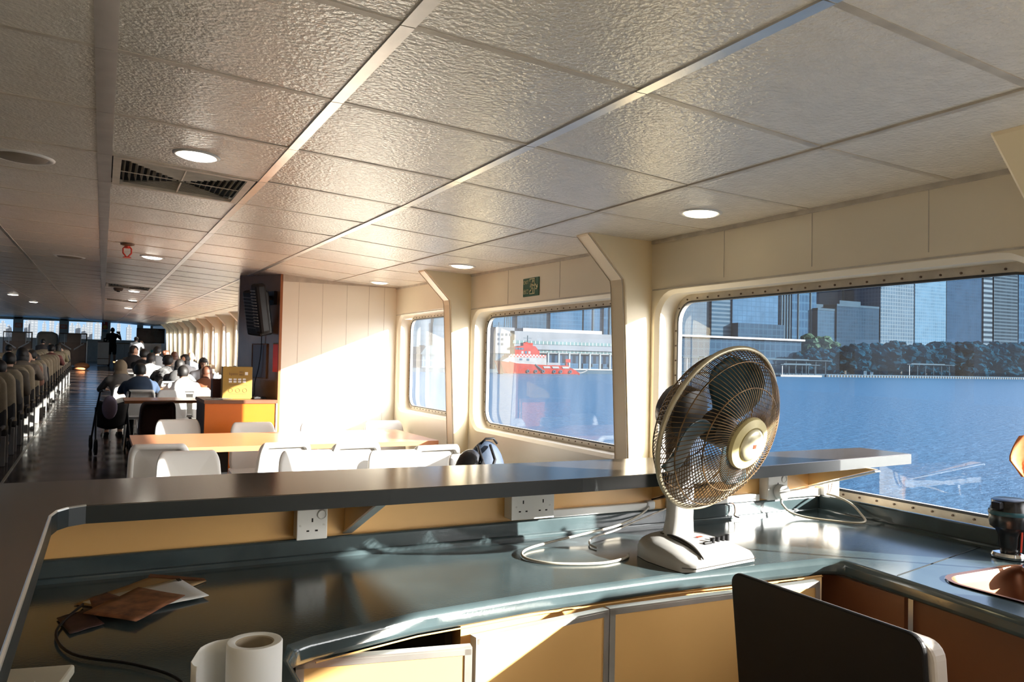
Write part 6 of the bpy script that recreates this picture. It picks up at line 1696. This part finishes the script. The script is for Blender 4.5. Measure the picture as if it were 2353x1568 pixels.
mb = MB(); mb.tube([(fx(1303), 0, fz(843)), (fx(1301), 0, fz(835)), (fx(1303), 0, fz(828))], [.9, .8, .9], 8); mb.bb(fx(1298), fx(1309), -1.2, 1.2, fz(832), fz(824)); mb.build('stern_crane', mt['boatred'], t)
for px in (1206, 1224, 1241, 1266, 1281, 1303):
    mb = MB(); mm = Matrix.Translation((fx(px), -hy*.93, fz(853.5))) @ Matrix.Rotation(R(90), 4, 'X'); mb.lathe([(.45, -.25), (.95, -.25), (.95, .25), (.45, .25)], 14, mm, cap=False); mb.build('tyre_fender', mt['haze_roof'], t)
mb = MB(); mb.cyl((fx(1222), -hy-.1, fz(838)), (fx(1238), -hy-.3, fz(851)), .35, 6); mb.build('gangway', mt['haze_roof'], t)
mb = MB(); mb.tube(cord([(fx(1316), 0, fz(849)), (fx(1330), 0, fz(856)), (fx(1342), 0, fz(854)), (fx(1353), 0, fz(847))], 0, '', '', None), .35, 6); mb.build('mooring_rope', bw, t)
# behind the narrow window
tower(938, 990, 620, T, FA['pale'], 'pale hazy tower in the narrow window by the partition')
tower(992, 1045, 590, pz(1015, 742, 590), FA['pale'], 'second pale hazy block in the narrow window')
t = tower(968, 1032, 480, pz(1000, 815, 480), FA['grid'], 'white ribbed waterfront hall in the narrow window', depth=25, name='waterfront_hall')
x0 = pxx(968, 480); w = (pxx(1032, 480)-x0)/2
mb = MB(); mb.prism([(-w*1.1, -1, pz(1000, 815, 480)-ZL), (w*1.1, -1, pz(1000, 815, 480)-ZL), (w*.9, -1, pz(1000, 800, 480)-ZL), (-w*.7, -1, pz(1000, 797, 480)-ZL)], (0,0,0), (0, 25, 0)); mb.build('curved_roof', finm, t)
# ahead of the ship : white towers of the other shore, seen through the front windows
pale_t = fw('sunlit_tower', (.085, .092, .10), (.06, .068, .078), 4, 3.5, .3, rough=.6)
far_list = [(-2, 10, 743), (12, 24, 752), (54, 62, 742), (62, 70, 733), (68, 84, 736), (96, 104, 744), (112, 122, 732), (127, 138, 748), (158, 170, 748), (172, 184, 747), (186, 198, 751), (197, 212, 737), (216, 230, 745), (231, 236, 752), (252, 262, 757), (268, 276, 745), (290, 302, 752)]
for k, (a, b, py) in enumerate(far_list):
    Yk = 1220 + 30*(k % 4)
    x0, x1 = onY(a, 780, Yk).x, onY(b, 780, Yk).x; zt_ = onY((a+b)/2, py, Yk).z
    t = thing('apartment_tower', ((x0+x1)/2, Yk, ZW+2), 'white apartment tower on the far shore, %s from the left' % (['first', 'second', 'third', 'fourth', 'fifth', 'sixth', 'seventh', 'eighth', 'ninth', 'tenth', 'eleventh', 'twelfth', 'thirteenth', 'fourteenth', 'fifteenth', 'sixteenth', 'seventeenth'][k]), 'building', group='white apartment towers ahead of the ship')
    h, w = zt_-ZW-2, (x1-x0)/2
    mb = MB(); mb.bb(-w, w, 0, 14, 0, h); mb.build('tower_body', pale_t, t)
    mb = MB(); mb.bb(-w*.5, w*.5, 4, 10, h, h+3.5); mb.build('roof_block', pale_t, t)
# ================================================================== LIGHT
sc = bpy.context.scene
sc.view_settings.view_transform = 'Standard'; sc.view_settings.look = 'None'; sc.view_settings.gamma = 1.0
sc.view_settings.use_curve_mapping = False; sc.view_settings.exposure = 1.15
w = bpy.data.worlds.new('world'); sc.world = w; w.use_nodes = True; nt = w.node_tree
bg = nt.nodes['Background']; tc = nt.nodes.new('ShaderNodeTexCoord'); sp = nt.nodes.new('ShaderNodeSeparateXYZ')
nt.links.new(tc.outputs['Generated'], sp.inputs[0])
rp = nt.nodes.new('ShaderNodeValToRGB'); e = rp.color_ramp.elements
e[0].position = 0.0; e[0].color = (.235, .355, .50, 1); e[1].position = 1.0; e[1].color = (.08, .19, .45, 1)
k = e.new(.12); k.color = (.20, .34, .56, 1); k = e.new(.45); k.color = (.12, .27, .58, 1)
nt.links.new(sp.outputs['Z'], rp.inputs[0])
# broad bright haze round the low sun
sdv = Vector((1.0, -.93, .41)).normalized()
dp = nt.nodes.new('ShaderNodeVectorMath'); dp.operation = 'DOT_PRODUCT'; dp.inputs[1].default_value = sdv; nt.links.new(tc.outputs['Generated'], dp.inputs[0])
mx_ = nt.nodes.new('ShaderNodeMath'); mx_.operation = 'MAXIMUM'; mx_.inputs[1].default_value = 0; nt.links.new(dp.outputs['Value'], mx_.inputs[0])
pw_ = nt.nodes.new('ShaderNodeMath'); pw_.operation = 'POWER'; pw_.inputs[1].default_value = 3.0; nt.links.new(mx_.outputs[0], pw_.inputs[0])
ml_ = nt.nodes.new('ShaderNodeVectorMath'); ml_.operation = 'SCALE'; ml_.inputs[0].default_value = (1.0, .95, .88)
k_ = nt.nodes.new('ShaderNodeMath'); k_.operation = 'MULTIPLY'; k_.inputs[1].default_value = 6.5; nt.links.new(pw_.outputs[0], k_.inputs[0]); nt.links.new(k_.outputs[0], ml_.inputs['Scale'])
ad_ = nt.nodes.new('ShaderNodeVectorMath'); ad_.operation = 'ADD'; nt.links.new(rp.outputs[0], ad_.inputs[0]); nt.links.new(ml_.outputs[0], ad_.inputs[1])
nt.links.new(ad_.outputs[0], bg.inputs['Color'])
bg.inputs['Strength'].default_value = 1.0
sd = bpy.data.lights.new('sun', 'SUN'); so = bpy.data.objects.new('sun', sd); C.objects.link(so)
sd.energy = 16.0; sd.angle = R(.6); sd.color = (1.0, .94, .84)
so.rotation_euler = Vector((-1.0, .93, -.41)).to_track_quat('-Z', 'Y').to_euler()
so.location = (40, -20, 20)
cy = sc.cycles
cy.max_bounces = 9; cy.diffuse_bounces = 5; cy.glossy_bounces = 3; cy.transparent_max_bounces = 16; cy.transmission_bounces = 6
cy.caustics_reflective = True; cy.caustics_refractive = False; cy.blur_glossy = 1.0; cy.sample_clamp_indirect = 5.0
cy.use_denoising = True; cy.use_adaptive_sampling = True; cy.adaptive_threshold = .02
